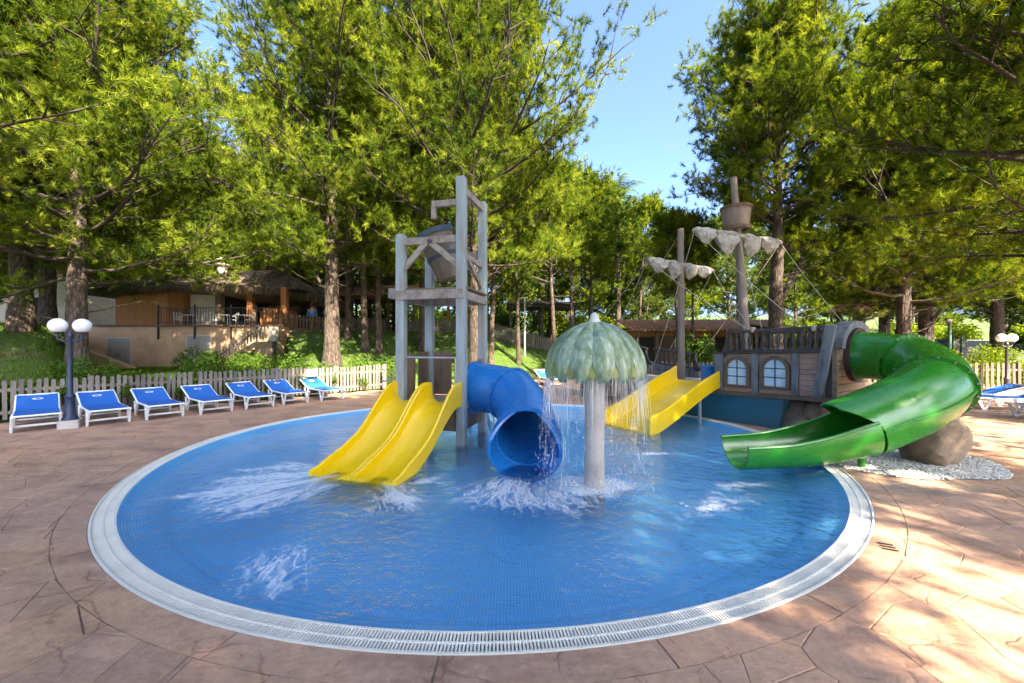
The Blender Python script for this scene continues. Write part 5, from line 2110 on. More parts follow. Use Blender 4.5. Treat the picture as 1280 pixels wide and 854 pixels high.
# wooden play tower with orange hat roof
pt = thing('play_tower', 'wooden play tower with flared orange roof beyond the ship stern', 'play tower', (22.7, 26, 0))
zz_ = tz(22.7, 26)
PX, PY = 22.7, 26.0
for sx in (-1, 1):
    for sy in (-1, 1):
        MB().box((PX + sx * 0.8, PY + sy * 0.8, zz_ + 1.75), (0.2, 0.2, 3.7)).build('post', M_wood_brown, pt)
MB().box((PX, PY, zz_ + 1.15), (1.9, 1.9, 0.12)).build('platform', M_wood_brown, pt)
for i in range(7):
    MB().box((PX - 0.66 + 0.22 * i, PY - 0.8, zz_ + 1.62), (0.12, 0.04, 0.8)).build('railing_slat', M_tile, pt)
MB().bar((PX - .8, PY - .8, zz_ + 2.02), (PX + .8, PY - .8, zz_ + 2.02), 0.06, 0.08).build('top_rail', M_wood_brown, pt)
M_orr = mk('orange_shingle', (0.45, 0.14, 0.03), 0.8, 0.4, 4, (1, 1, 6), 0.4)
prf = [(1.35, 0.0), (1.05, 0.25), (0.75, 0.75), (0.5, 1.15), (0.32, 1.35), (0.30, 1.45), (0.36, 1.5), (0.2, 1.75), (0.02, 2.0)]
stn = []
for r_, z in prf:
    stn.append([Vector((PX + sx * r_, PY + sy * r_, zz_ + 3.45 + z * 0.95)) for sx, sy in ((-1, -1), (1, -1), (1, 1), (-1, 1))])
MB().sweep(stn).build('roof', M_orr, pt)

# post and wire fence
wf = thing('wire_fence', 'thin post and wire fence in front of the bright green scrub', 'fence', (15, 27, 0))
for i in range(7):
    x = 14.5 + 1.9 * i
    z = tz(x, 27)
    MB().cyl((x, 27), 0.06, z - 0.1, z + 2.3, 8).build('post', M_wood_dark, wf)
for h in (0.9, 1.6, 2.2):
    MB().tube([(14.5, 27, tz(14.5, 27) + h), (25.9, 27, tz(25.9, 27) + h)], 0.015, 4).build('wire', M_metal_dark, wf)

# slatted sign board seen from behind
sg = thing('sign_board', 'weathered slatted sign board on green posts in front of the parked cars', 'sign', (27.4, 24.6, 0))
zz_ = tz(27.4, 24.6)
for i in range(7):
    MB().box((27.4, 24.6, zz_ + 0.72 + 0.155 * i), (1.15, 0.04, 0.145)).build('board', M_picket, sg)
for x in (27.1, 27.6):
    MB().box((x, 24.55, zz_ + 0.95), (0.07, 0.07, 2.0)).build('post', M_gpole, sg)

# ------------------------------------------------------------------ parked cars
M_carw = mk('white_car_paint', (0.7, 0.71, 0.72), 0.25, 0.04, 2, bmp=0, coat=0.6)
M_cars = mk('silver_car_paint', (0.35, 0.37, 0.40), 0.25, 0.06, 2, bmp=0, coat=0.6)
M_card = mk('dark_blue_car_paint', (0.03, 0.045, 0.08), 0.25, 0.06, 2, bmp=0, coat=0.6)
M_glass = mk('car_glass', (0.03, 0.04, 0.05), 0.08, 0.1, 2, bmp=0)
M_tyre = mk('tyre_rubber', (0.02, 0.02, 0.02), 0.85, 0.2, 5)
M_lightr = mk('red_lamp', (0.4, 0.02, 0.02), 0.3, 0.1, 5, bmp=0)


def car(label, c, rz, mat, estate=False):
    root = thing('parked_car', label, 'car', c, rz, 'cars parked beyond the hedge')
    x, y, z = c
    Mw = Matrix.Translation(c) @ Matrix.Rotation(rz, 4, 'Z')

    def P(px, py, pz):
        return Mw @ Vector((px, py, pz))
    # side profile along x, swept across with tumblehome
    body = [(-2.05, 0.35), (-2.1, 0.62), (-2.0, 0.88), (-1.2, 0.95), (1.0, 0.95), (1.85, 0.82), (2.08, 0.6), (2.05, 0.35), (1.7, 0.25), (-1.7, 0.25)]
    st = []
    for yy, k in ((-0.84, 0.94), (-0.88, 1.0), (0.88, 1.0), (0.84, 0.94)):
        st.append([P(px * (0.98 if k < 1 else 1), yy, 0.25 + (pz - 0.25) * k) for px, pz in body])
    MB().sweep(st).build('body', mat, root, smooth=True)
    back = -1.95 if estate else -1.55
    cab = [(back, 0.93), (back + 0.35, 1.40), (0.15, 1.46), (0.95, 0.93)]
    st = [[P(px, yy * (1.0 if pz < 1 else 0.82), pz) for px, pz in cab] for yy in (-0.8, 0.8)]
    MB().sweep(st).build('cabin_glass', M_glass, root)
    rf_ = [(back + 0.32, 1.39), (back + 0.36, 1.45), (0.1, 1.5), (0.22, 1.43)]
    st = [[P(px, yy, pz) for px, pz in rf_] for yy in (-0.66, 0.66)]
    MB().sweep(st).build('roof', mat, root, smooth=True)
    for sx in (-1.3, 1.32):
        for sy in (-0.8, 0.8):
            wmb = MB().tube([P(sx, sy - 0.1, 0.31), P(sx, sy + 0.1, 0.31)], 0.31, 16)
            wh = wmb.build('wheel', M_tyre, root)
            MB().tube([P(sx, sy - 0.11, 0.31), P(sx, sy + 0.11, 0.31)], 0.19, 12).build('rim', M_steel, wh)
    for sy in (-0.65, 0.65):
        MB().box(P(2.03, sy, 0.68), (0.08, 0.34, 0.14), rot=rz).build('headlight', M_globe, root)
        MB().box(P(-2.06, sy, 0.74), (0.06, 0.28, 0.16), rot=rz).build('tail_light', M_lightr, root)
    return root


cars = [((30.6, 29.5), 2.2, M_card, 'dark blue parked car behind the hedge, beside the twin pine trunks', False),
        ((32.4, 29.2), 2.3, M_carw, 'white parked estate car in the row past the dark blue one', True),
        ((34.6, 29.0), 2.3, M_carw, 'white parked hatchback beside the thin green light pole', False),
        ((36.6, 28.9), 2.3, M_cars, 'silver parked car partly behind the slatted sign board', False),
        ((31.5, 25.8), 2.6, M_carw, 'white parked car just right of the slatted sign board', False)]
for (x, y), rz, mt, lab, es in cars:
    car(lab, (x, y, tz(x, y) + 0.0), rz, mt, es)
ap = MB()
outl = [(26.5, 25.2), (60, 22), (60, 36), (26.5, 36)]
ap_pts = []
nxx, nyy = 20, 10
vs = []
for j in range(nyy + 1):
    for i in range(nxx + 1):
        x, y = 26.5 + 35 * i / nxx, 23.5 + 12 * j / nyy
        vs.append((x, y, tz(x, y) + 0.02))
fs = [(j * (nxx + 1) + i, j * (nxx + 1) + i + 1, (j + 1) * (nxx + 1) + i + 1, (j + 1) * (nxx + 1) + i) for j in range(nyy) for i in range(nxx)]
M_asph = mk('asphalt', (0.07, 0.068, 0.065), 0.9, 0.3, 8, bmp=0.3)
kind(ap.add(vs, fs).build('car_park', M_asph), 'structure')

# ------------------------------------------------------------------ two people on the terrace
def person(label, c, rz, top, bottom, hair):
    root = thing('person', label, 'person', c, rz)
    J = {'pel': (0, 0, .92), 'waist': (0, .01, 1.08), 'chest': (0, .0, 1.28), 'neck': (0, .0, 1.44), 'head': (0, .02, 1.56), 'crown': (0, .01, 1.66),
         'shl': (-.19, 0, 1.38), 'ell': (-.25, .03, 1.12), 'wrl': (-.2, .2, 1.0), 'hdl': (-.18, .28, 1.0),
         'shr': (.19, 0, 1.38), 'elr': (.25, .03, 1.12), 'wrr': (.2, .2, 1.0), 'hdr': (.18, .28, 1.0),
         'hpl': (-.1, 0, .88), 'knl': (-.11, .02, .48), 'anl': (-.11, 0, .08), 'tol': (-.12, .14, .03),
         'hpr': (.1, 0, .88), 'knr': (.11, .02, .48), 'anr': (.11, 0, .08), 'tor': (.12, .14, .03)}
    rad = {'pel': .15, 'waist': .135, 'chest': .15, 'neck': .06, 'head': .095, 'crown': .07, 'shl': .065, 'ell': .045, 'wrl': .032, 'hdl': .035, 'shr': .065, 'elr': .045, 'wrr': .032, 'hdr': .035,
           'hpl': .09, 'knl': .06, 'anl': .045, 'tol': .035, 'hpr': .09, 'knr': .06, 'anr': .045, 'tor': .035}
    ed = [('pel', 'waist'), ('waist', 'chest'), ('chest', 'neck'), ('neck', 'head'), ('head', 'crown'), ('chest', 'shl'), ('shl', 'ell'), ('ell', 'wrl'), ('wrl', 'hdl'), ('chest', 'shr'), ('shr', 'elr'), ('elr', 'wrr'), ('wrr', 'hdr'),
          ('pel', 'hpl'), ('hpl', 'knl'), ('knl', 'anl'), ('anl', 'tol'), ('pel', 'hpr'), ('hpr', 'knr'), ('knr', 'anr'), ('anr', 'tor')]

    def skin(name, keys, grow_, mat, parent):
        ks = [k for k in J if k in keys]
        ix = {k: i for i, k in enumerate(ks)}
        me = bpy.data.meshes.new(name)
        me.from_pydata([J[k] for k in ks], [(ix[a], ix[b_]) for a, b_ in ed if a in ix and b_ in ix], [])
        o = link(name, me, parent)
        md = o.modifiers.new('skin', 'SKIN')
        for i, k in enumerate(ks):
            r_ = rad[k] * grow_
            me.skin_vertices[0].data[i].radius = (r_, r_ * (0.72 if k in ('pel', 'waist', 'chest') else 1))
            me.skin_vertices[0].data[i].use_root = (i == 0)
        o.modifiers.new('sub', 'SUBSURF').render_levels = 2
        me.materials.append(mat)
        return o
    body = skin('body', set(J), 1.0, mk('skin', (0.42, 0.25, 0.18), 0.6, 0.1, 5), root)
    skin('shirt', {'pel', 'waist', 'chest', 'shl', 'ell', 'shr', 'elr'}, 1.12, top, body)
    skin('trousers', {'pel', 'hpl', 'knl', 'anl', 'hpr', 'knr', 'anr'}, 1.14, bottom, body)
    MB2 = bpy.data.meshes.new('hair')
    bm = bmesh.new()
    bmesh.ops.create_uvsphere(bm, u_segments=14, v_segments=9, radius=0.115)
    for v_ in bm.verts:
        v_.co = Vector((v_.co.x * 0.9, v_.co.y - 0.015, v_.co.z + 1.605 if v_.co.z > -0.03 else 1.58))
    bm.to_mesh(MB2); bm.free()
    MB2.materials.append(hair)
    link('hair', MB2, body)
    return root


M_bshirt = mk('bright_blue_shirt', (0.02, 0.25, 0.62), 0.8, 0.2, 8)
M_wshirt = mk('white_shirt', (0.7, 0.7, 0.7), 0.8, 0.15, 8)
M_trs = mk('dark_trousers', (0.03, 0.03, 0.035), 0.9, 0.2, 8)
M_hair = mk('dark_hair', (0.02, 0.015, 0.012), 0.7, 0.3, 20)
person('person in a bright blue shirt standing behind the terrace fence', (-12.1, 24.2, tz(-12.1, 24.2)), 0.3, M_bshirt, M_trs, M_hair)
person('person in a white shirt standing behind the terrace fence', (-11.4, 24.6, tz(-11.4, 24.6)), -0.6, M_wshirt, M_trs, M_hair)

# ------------------------------------------------------------------ pines
M_bark = None
m, t, b = nodes('pine_bark')
v = coords(t, (1, 1, 0.3))
n1 = noise(t, v, 9, 6, 0.7)
vo = t.nodes.new('ShaderNodeTexVoronoi'); vo.feature = 'DISTANCE_TO_EDGE'; vo.inputs['Scale'].default_value = 9
t.links.new(v, vo.inputs['Vector'])
c = ramp(t, n1, [(0.3, (0.034, 0.025, 0.02)), (0.5, (0.075, 0.055, 0.043)), (0.7, (0.145, 0.108, 0.085))])
c = mixc(t, c, ramp(t, vo.outputs['Distance'], [(0.0, (0.35, 0.33, 0.32)), (0.12, (1, 1, 1))]), 1.0, 'MULTIPLY')
t.links.new(c, b.inputs['Base Color'])
b.inputs['Roughness'].default_value = 0.95
b1 = bump(t, None, vo.outputs['Distance'], 0.9, 0.06)
bump(t, b, n1, 0.5, 0.03, b1)
M_bark = m
M_twig = mk('dark_twig', (0.05, 0.037, 0.029), 0.95, 0.4, 4, bmp=0.2)
M_pine = foliage('pine_needles', (0.018, 0.042, 0.009), (0.105, 0.155, 0.018), (0.26, 0.30, 0.04), 0.42)
M_pine2 = foliage('pine_needles_blue', (0.03, 0.055, 0.016), (0.085, 0.13, 0.026), (0.19, 0.235, 0.045), 0.4)


def norm(a):
    return a / np.maximum(np.linalg.norm(a, axis=-1, keepdims=True), 1e-9)


def grow(name, seed, H, r0, hb, rad, nl=46, nsec=9, ntw=9, nneed=22, nlen=0.2, nw=0.016, lean=(0, 0), el0=-5, el1=70, wood=True, mat=None,
         prof=None, forks=(), bare=0.35, trunk_top=0.97, droop=0.0, dead=0):
    r_ = np.random.default_rng(seed)
    tr = MB()
    # trunk
    n = 12
    tp = []
    wob = r_.normal(0, 0.12, (n + 1, 2)).cumsum(0) * 0.4
    for i in range(n + 1):
        u = i / n
        tp.append(np.array([lean[0] * u + wob[i, 0] * u, lean[1] * u + wob[i, 1] * u, -0.3 + (H * trunk_top + 0.3) * u]))
    tp = np.array(tp)
    rads = [r0 * (1.35 if i == 0 else 1) * (1 - 0.86 * (i / n) ** 1.1) for i in range(n + 1)]
    # smooth the trunk path
    sp_ = spline([tuple(p) for p in tp], 30)
    rr_ = list(np.interp(np.linspace(0, n, 31), range(n + 1), rads))
    rr_ = [x * (1 + 0.05 * math.sin(i * 2.3 + seed)) for i, x in enumerate(rr_)]
    tr.tube(sp_, rr_, 12)

    def trunk_at(h):
        u = np.clip((h + 0.3) / (H * trunk_top + 0.3) * n, 0, n)
        i = int(min(u, n - 1e-6))
        f = u - i
        return tp[i] * (1 - f) + tp[min(i + 1, n)] * f, np.interp(u, range(n + 1), rads)
    br = MB()
    TB_, TDv, TL = [], [], []
    prof = prof or (lambda u: (0.55 + 0.45 * math.sin(min(1, u * 2.2) * PI / 2)) * (1 - 0.78 * max(0, u - 0.25) / 0.75))
    limbs = []
    for i in range(nl):
        u = (i + 0.5) / nl
        u = u ** 0.9
        h = hb + (H * trunk_top - hb) * u
        az = i * 2.399 + r_.uniform(-0.4, 0.4) + seed
        el = R(el0 + (el1 - el0) * u ** 0.8 + r_.uniform(-10, 10))
        L_ = rad * prof(u) * r_.uniform(0.78, 1.12)
        p, rt = trunk_at(h)
        limbs.append((p, az, el, L_, min(rt * 0.5, 0.012 + L_ * 0.013), True))
    for (h, az, el, L_, rb) in forks:
        p, rt = trunk_at(h)
        limbs.append((p, az, R(el), L_, rb, True))
    for i in range(dead):
        h = hb * r_.uniform(0.55, 1.0)
        p, rt = trunk_at(h)
        limbs.append((p, r_.uniform(0, 6.28), R(r_.uniform(-5, 25)), r_.uniform(0.8, 2.4), 0.03, False))
    for (p, az, el, L_, rb, leafy) in limbs:
        d = np.array([math.cos(az) * math.cos(el), math.sin(az) * math.cos(el), math.sin(el)])
        pts = [p]
        ns_ = 7
        for k in range(ns_):
            d = norm(d + r_.normal(0, 0.11, 3) + np.array([0, 0, 0.07 - droop * k * 0.04]))
            pts.append(pts[-1] + d * L_ / ns_)
        pts = np.array(pts)
        br.tube([tuple(q_) for q_ in pts], list(np.linspace(rb, max(0.008, rb * 0.18), ns_ + 1)), 5, caps=False)
        if not leafy:
            for k in range(4):
                f = r_.uniform(0.3, 1)
                q_ = pts[int(f * ns_)]
                dd = norm(r_.normal(0, 1, 3)) * r_.uniform(0.2, 0.6)
                br.tube([tuple(q_), tuple(q_ + dd)], [0.01, 0.004], 3, caps=False)
            continue
        for k in range(nsec):
            f = bare + (1 - bare) * (k + r_.uniform(0, 1)) / nsec
            x = f * ns_
            i0 = int(min(x, ns_ - 1e-6))
            base = pts[i0] + (pts[i0 + 1] - pts[i0]) * (x - i0)
            ld = norm(pts[i0 + 1] - pts[i0])
            sd = norm(np.cross(ld, [0, 0, 1]) + 1e-6) * (1 if k % 2 else -1)
            dd = norm(ld * 0.65 + sd * r_.uniform(0.3, 1.0) + np.array([0, 0, r_.uniform(0.0, 0.55)]) + r_.normal(0, .15, 3))
            sl_ = L_ * r_.uniform(0.17, 0.30) * (1.15 - 0.4 * f) + 0.25
            q1 = base + dd * sl_ * 0.5 + r_.normal(0, 0.04, 3)
            q2 = base + dd * sl_ + np.array([0, 0, 0.12 * sl_])
            if wood:
                br.tube([tuple(base), tuple(q1), tuple(q2)], [max(0.01, rb * 0.3), 0.011, 0.005], 3, caps=False)
            for j in range(ntw):
                g = 0.3 + 0.75 * (j + r_.uniform(0, 1)) / ntw
                o_ = base * (1 - g) + q2 * g
                o_ = o_ + r_.normal(0, 0.17, 3)
                td = norm(dd * 0.5 + r_.normal(0, 0.75, 3) + np.array([0, 0, 0.5]))
                TB_.append(o_); TDv.append(td); TL.append(r_.uniform(0.22, 0.5))
    TB_, TDv, TL = np.array(TB_), np.array(TDv), np.array(TL)
    nt_ = len(TB_)
    # needles
    base = np.repeat(TB_, nneed, 0)
    dirs = np.repeat(TDv, nneed, 0)
    ln = np.repeat(TL, nneed)
    u = r_.uniform(0.05, 1.0, nt_ * nneed)
    p0 = base + dirs * (u * ln)[:, None]
    nd = norm(dirs * 0.9 + norm(r_.normal(0, 1, (nt_ * nneed, 3))) * 0.95 + np.array([0, 0, 0.15]))
    sd = norm(np.cross(nd, r_.normal(0, 1, (nt_ * nneed, 3))))
    L_ = nlen * r_.uniform(0.6, 1.15, nt_ * nneed)
    W2 = nw * 0.5 * r_.uniform(0.7, 1.3, nt_ * nneed)
    V = np.stack([p0 - sd * W2[:, None], p0 + sd * W2[:, None], p0 + nd * L_[:, None]], 1)
    tw_r = np.clip(np.repeat(r_.normal(0.47, 0.2, nt_ // ntw + 1), ntw)[:nt_] + r_.normal(0, 0.13, nt_), 0, 1)
    rn = np.clip(np.repeat(tw_r, nneed) + r_.normal(0, 0.12, nt_ * nneed), 0, 1)
    cm = tri_mesh(name + '_crown', V, rn, mat or M_pine)

    def mesh_of(mb_, nm):
        me = bpy.data.meshes.new(nm)
        me.from_pydata(mb_.v, [], mb_.f)
        me.materials.append(M_bark if nm == 'trunk' else M_twig)
        me.shade_smooth()
        return me
    return mesh_of(tr, 'trunk'), mesh_of(br, 'branches'), cm


def plant(proto_, loc, rz=0.0, sc=1.0, label='', group='tall pines round the pool', name='pine_tree', sxy=None):
    root = thing(name, label, 'tree', loc, rz, group)
    s3 = (sxy or sc, sxy or sc, sc)
    root.scale = s3
    tm, bm_, cm = proto_
    link('trunk', tm, root)
    if bm_ is not None:
        kind(link('branches', bm_, root), 'stuff')
    link('crown', cm, root)
    return root


round_prof = lambda u: math.sin(PI * min(1, 0.16 + 0.80 * u)) ** 0.75
big_prof = lambda u: (0.85 + 0.15 * math.sin(u * PI)) * (1 - 0.7 * max(0, u - 0.35) / 0.65)
NB = dict(nlen=0.21, nw=0.017, nneed=62)
P_left = grow('pine_a', 3, 15.5, 0.30, 3.3, 6.0, nl=88, nsec=13, ntw=8, el0=-16, el1=60, prof=big_prof, bare=0.1, droop=0.08, dead=6, **NB)
P_tall = grow('pine_b', 5, 16.5, 0.33, 4.2, 5.4, nl=80, nsec=13, ntw=8, el0=-12, el1=64, prof=round_prof, bare=0.2, forks=((2.9, 2.7, 38, 3.6, 0.10), (8.2, 0.4, 62, 5.0, 0.12), (8.4, 3.0, 60, 4.6, 0.11)), dead=8, **NB)
P_mid = grow('pine_c', 9, 17.5, 0.33, 4.8, 6.3, nl=104, nsec=15, ntw=8, el0=-10, el1=66, prof=round_prof, bare=0.12, dead=10, **NB)
P_fork = grow('pine_d', 14, 14.6, 0.32, 6.6, 4.6, nl=80, nsec=13, ntw=8, el0=0, el1=70, prof=round_prof, bare=0.22, forks=((3.5, 0.15, 55, 5.2, 0.17), (5.2, 0.6, 40, 2.8, 0.06)), dead=16, **NB)
P_thin = grow('pine_e', 21, 13.5, 0.17, 7.0, 3.6, nl=38, nsec=9, ntw=8, nneed=24, nlen=0.28, nw=0.036, el0=0, el1=70, prof=round_prof, wood=False, dead=5)
P_far = grow('pine_f', 27, 13.0, 0.24, 2.6, 4.6, nl=42, nsec=9, ntw=8, nneed=22, nlen=0.34, nw=0.05, el0=-6, el1=70, prof=big_prof, wood=False, dead=3, mat=M_pine2)
P_far2 = grow('pine_g', 33, 12.0, 0.2, 1.8, 5.0, nl=42, nsec=9, ntw=8, nneed=22, nlen=0.34, nw=0.05, el0=0, el1=74, prof=round_prof, wood=False, dead=2)


def at(x, y):
    return (x, y, tz(x, y))


G1 = 'pines beside the pool'
plant(P_left, at(-16.2, 13.2), 0.4, 0.98, 'leaning pine with thick trunk beyond the start of the grey fence', G1)
plant(P_left, at(-21.5, 18.5), 2.6, 1.05, 'slimmer pine set back on the grass left of the thatched bar', G1)
plant(P_left, at(-13.4, 12.35), 4.4, 0.92, 'stout pine right behind the navy globe lamp', G1)
plant(P_tall, at(-7.65, 17.0), 0.0, 1.0, 'tall pine with low side branch standing in the hedge behind the loungers', G1)
plant(P_mid, at(-1.45, 16.3), 1.0, 1.0, 'huge full crowned pine directly behind the splash tower', G1)
plant(P_fork, at(11.2, 17.0), 0.0, 1.0, 'forked pine with rounded sunlit crown behind the ship masts', G1)
plant(P_left, at(16.4, 16.7), 3.3, 0.95, 'stout upright pine of the pair behind the green slide', G1)
plant(P_tall, at(17.9, 17.3), 2.0, 0.9, 'slanting pine of the pair behind the green slide', G1)
plant(P_mid, at(24.0, 19.8), 2.2, 0.85, 'thick trunked pine beyond the black globe lamp', G1)
plant(P_tall, at(20.0, 21.5), 1.5, 0.85, 'sunlit leaning pine beside the wooden play tower', G1)
# pines whose crowns hang over from beyond the frame
plant(P_left, (13.0, 7.9, 0), 1.2, 0.98, 'pine overhanging the deck, dark boughs above the loungers by the brown fence', G1)
plant(P_left, (-15.6, 9.6, tz(-15.6, 9.6)), 5.4, 1.0, 'pine at the far end of the grey fence with low boughs', G1)
plant(P_left, at(-24, 14), 1.9, 1.0, 'pine on the grass bank beyond the first lounger', G1)

plant(P_mid, at(-4.8, 21.8), 3.9, 0.92, 'full crowned pine on the lawn between the hedge pine and the splash tower', G1)
plant(P_left, at(-11.6, 28.5), 0.7, 1.05, 'broad pine rising behind the cafe terrace fence', G1)
plant(P_mid, at(-18.0, 30.0), 5.1, 0.95, 'full crowned pine rising behind the thatched bar roof', G1)
# slim trunks on the lawn
G2 = 'slim pines on the lawn'
thin = [(-8.4, 20.5, 'slim pine on the lawn close to the cafe terrace fence'), (-7.2, 19.6, 'slim pine on the lawn between two others behind the hedge'),
        (-6.6, 19.9, 'slim pine on the lawn just left of the splash tower'), (-1.2, 22.3, 'slim pale trunked pine on the lawn right of the splash tower'),
        (0.4, 24.0, 'slim pine on the lawn beside the white pole'), (2.4, 21.8, 'slim dark pine on the lawn in front of the dark pergola'),
        (3.6, 23.5, 'slim dark pine behind the mushroom cap, upright'), (4.9, 25.0, 'slim dark pine behind the mushroom cap, leaning'),
        (9.4, 30.0, 'slim pine beside the palm behind the ship'), (8.6, 20.5, 'slim slanting pine behind the ship bow rail'),
        (9.6, 21.2, 'slim pale pine between the two ship masts')]
for i, (x, y, lab) in enumerate(thin):
    o = plant(P_thin, at(x, y), i * 1.3, random.uniform(0.9, 1.1) * (1 if i < 4 else 0.78 if i < 9 else 0.58), lab, G2)
    o.rotation_euler = (random.uniform(-.04, .04), random.uniform(-.06, .06), i * 1.3)

# woodland behind
G3 = 'woodland pines behind the lawn'
far = []
r3 = np.random.default_rng(77)
k = 0
for row, (yy, step_, z_) in enumerate(((33, 5.2, 1.0), (41, 6.0, 1.05), (52, 7.5, 1.2), (70, 9.0, 1.5))):
    x = -yy * 1.35
    while x < yy * 1.35:
        px, py = x + r3.uniform(-1.5, 1.5), yy + r3.uniform(-2.5, 2.5)
        x += step_
        if 26 < px < 44 and py < 38:
            continue
        if 14 < px < 26 and 22 < py < 36:
            continue
        sc_ = z_ * r3.uniform(0.8, 1.1)
        # keep the open sky between the two big crowns
        if 0.27 < px / py < 0.42:
            sc_ *= 0.82
        q_ = px / py
        where = ('beyond the white house', 'behind the thatched bar', 'behind the cafe terrace', 'behind the splash tower', 'behind the dark pergola', 'beside the tall palm', 'behind the tiled shed', 'behind the wooden play tower', 'beyond the car park')[int(np.searchsorted([-1.1, -0.75, -0.42, -0.08, 0.15, 0.32, 0.62, 0.95], q_))]
        plant(P_far if k % 2 else P_far2, at(px, py), r3.uniform(0, 6.28), sc_, ('tiered' if k % 2 else 'broad rounded') + ' woodland pine in the ' + ('front', 'second', 'third', 'rearmost')[row] + ' rank ' + where, G3)
        k += 1
# left side belt
for i, (x, y, lab) in enumerate(((-28, 20, 'rounded woodland pine on the bank beside the white house'), (-33, 26, 'tiered woodland pine touching the back of the white house'), (-30, 31, 'rounded woodland pine behind the white house roof'), (-24, 31, 'tiered woodland pine behind the reed walled end of the bar'), (-19, 32, 'rounded woodland pine right behind the bar chimney'), (-14, 31.5, 'tiered woodland pine behind the open counter side of the bar'), (-38, 20, 'rounded woodland pine on the bank past the white house'), (-31, 14, 'tiered woodland pine low on the bank before the white house'))):
    plant(P_far if i % 2 else P_far2, at(x, y), i * 2.1, random.uniform(0.9, 1.15), lab, 'woodland pines round the bar')
for i, (x, y, lab) in enumerate(((27.5, 19.5, 'rounded pine at the end of the yellow green hedge'), (31, 21, 'tiered pine between the hedge and the white car beside the sign board'), (29, 15.5, 'rounded pine in line with the brown fence end'), (35, 17, 'tiered pine well past the brown fence end'), (40, 24, 'rounded pine at the edge of the car park'))):
    plant(P_far if i % 2 else P_far2, at(x, y), i * 1.7, random.uniform(0.8, 1.05), lab, 'woodland pines by the car park')

# pines behind the viewpoint that shade the deck and pool
G4 = 'pines on the near side that shade the deck'
for i, (x, y, pr, s_, rz) in enumerate(((6.5, -6.4, P_fork, 1.16, 1.4), (2.0, -6.5, P_left, 1.0, 2.0), (11.2, -2.2, P_fork, 1.08, 4.0), (0.6, -2.6, P_fork, 1.0, 5.0), (-4.4, -1.9, P_fork, 1.0, 2.2), (24.0, -7.5, P_left, 1.05, 0.1))):
    plant(pr, (x, y, -0.02), rz, s_, 'tall pine on the near deck whose crown shades the pool', G4)


# ------------------------------------------------------------------ palm
pm = thing('palm_tree', 'tall slim palm with drooping fronds above the ship', 'tree', at(8.2, 31))
zb = tz(8.2, 31)
MB().tube([(8.2, 31, zb - 0.2), (8.25, 31, zb + 6), (8.1, 31, zb + 12.6)], [0.24, 0.17, 0.15], 10).build('trunk', M_bark, pm, smooth=True)
M_palm = foliage('palm_frond', (0.03, 0.06, 0.012), (0.08, 0.14, 0.025), (0.18, 0.22, 0.05), 0.35)
for f in range(26):
    az = f * 2.4
    el = R(70 - 100 * (f / 26) + random.uniform(-8, 8))
    P0 = np.array([8.1, 31, zb + 12.6])
    d = np.array([math.cos(az) * math.cos(el), math.sin(az) * math.cos(el), math.sin(el)])
    Vt, rn = [], []
    q0 = P0
    ns_ = 16
    for i in range(ns_):
        q1 = q0 + d * 0.14
        d = norm(d + np.array([0, 0, -0.085]))
        sd = norm(np.cross(d, [0, 0, 1]))
        ll = 0.55 * math.sin(PI * min(1, 0.15 + 0.85 * i / ns_)) + 0.08
        for s_ in (-1, 1):
            tip = q1 + sd * s_ * ll + d * 0.25 + np.array([0, 0, -0.18])
            Vt.append([q0, q1, tip]); rn.append(random.random())
        q0 = q1
    me = tri_mesh('frond', np.array(Vt), np.array(rn), M_palm)
    me.transform(XF[pm.name])
    link('frond', me, pm)


# ------------------------------------------------------------------ hedges, shrubs, vines, grass
M_leaf = foliage('hedge_leaf', (0.025, 0.06, 0.012), (0.07, 0.14, 0.022), (0.15, 0.22, 0.035), 0.35)
M_leafy = foliage('yellow_hedge_leaf', (0.06, 0.10, 0.012), (0.14, 0.20, 0.02), (0.26, 0.32, 0.04), 0.4)
M_grass = foliage('grass_blade', (0.03, 0.065, 0.01), (0.075, 0.14, 0.018), (0.14, 0.22, 0.03), 0.4)


def leaf_cloud(pts, size, r_, up=0.3):
    n = len(pts)
    d = norm(r_.normal(0, 1, (n, 3)) + np.array([0, 0, up]))
    s_ = norm(np.cross(d, r_.normal(0, 1, (n, 3))))
    L_ = size * r_.uniform(0.6, 1.3, n)[:, None]
    return np.stack([pts, pts + d * L_ * 0.5 + s_ * L_ * 0.28, pts + d * L_, pts + d * L_ * 0.5 - s_ * L_ * 0.28], 1)


def bush(label, c, size, n, mat, leaf=0.07, name='shrub', cat='shrub', seed=0, group=None):
    r_ = np.random.default_rng(seed + 100)
    root = thing(name, label, cat, c, 0, group)
    # lumpy ellipsoid
    k = 9
    lc = r_.normal(0, 0.45, (k, 3)); lc[:, 2] = r_.uniform(0.2, 0.75, k)
    lr = r_.uniform(0.28, 0.5, k)
    w_ = r_.integers(0, k, n)
    dirs = norm(r_.normal(0, 1, (n, 3)))
    p = lc[w_] + dirs * (lr[w_] * r_.uniform(0.55, 1.08, n))[:, None]
    p[:, 2] = np.abs(p[:, 2])
    p = p * np.array(size)
    V = leaf_cloud(p, leaf, r_)
    link('foliage', tri_mesh('foliage', V, np.clip(r_.normal(0.5, 0.22, n), 0, 1), mat, 4), root)
    st_ = MB()
    for i in range(5):
        q_ = lc[i] * np.array(size)
        st_.tube([(0, 0, -0.1), tuple(q_ * 0.5), tuple(q_)], [0.025, 0.015, 0.006], 4, caps=False)
    me = bpy.data.meshes.new('stem'); me.from_pydata(st_.v, [], st_.f); me.materials.append(M_bark)
    link('stem', me, root)
    return root


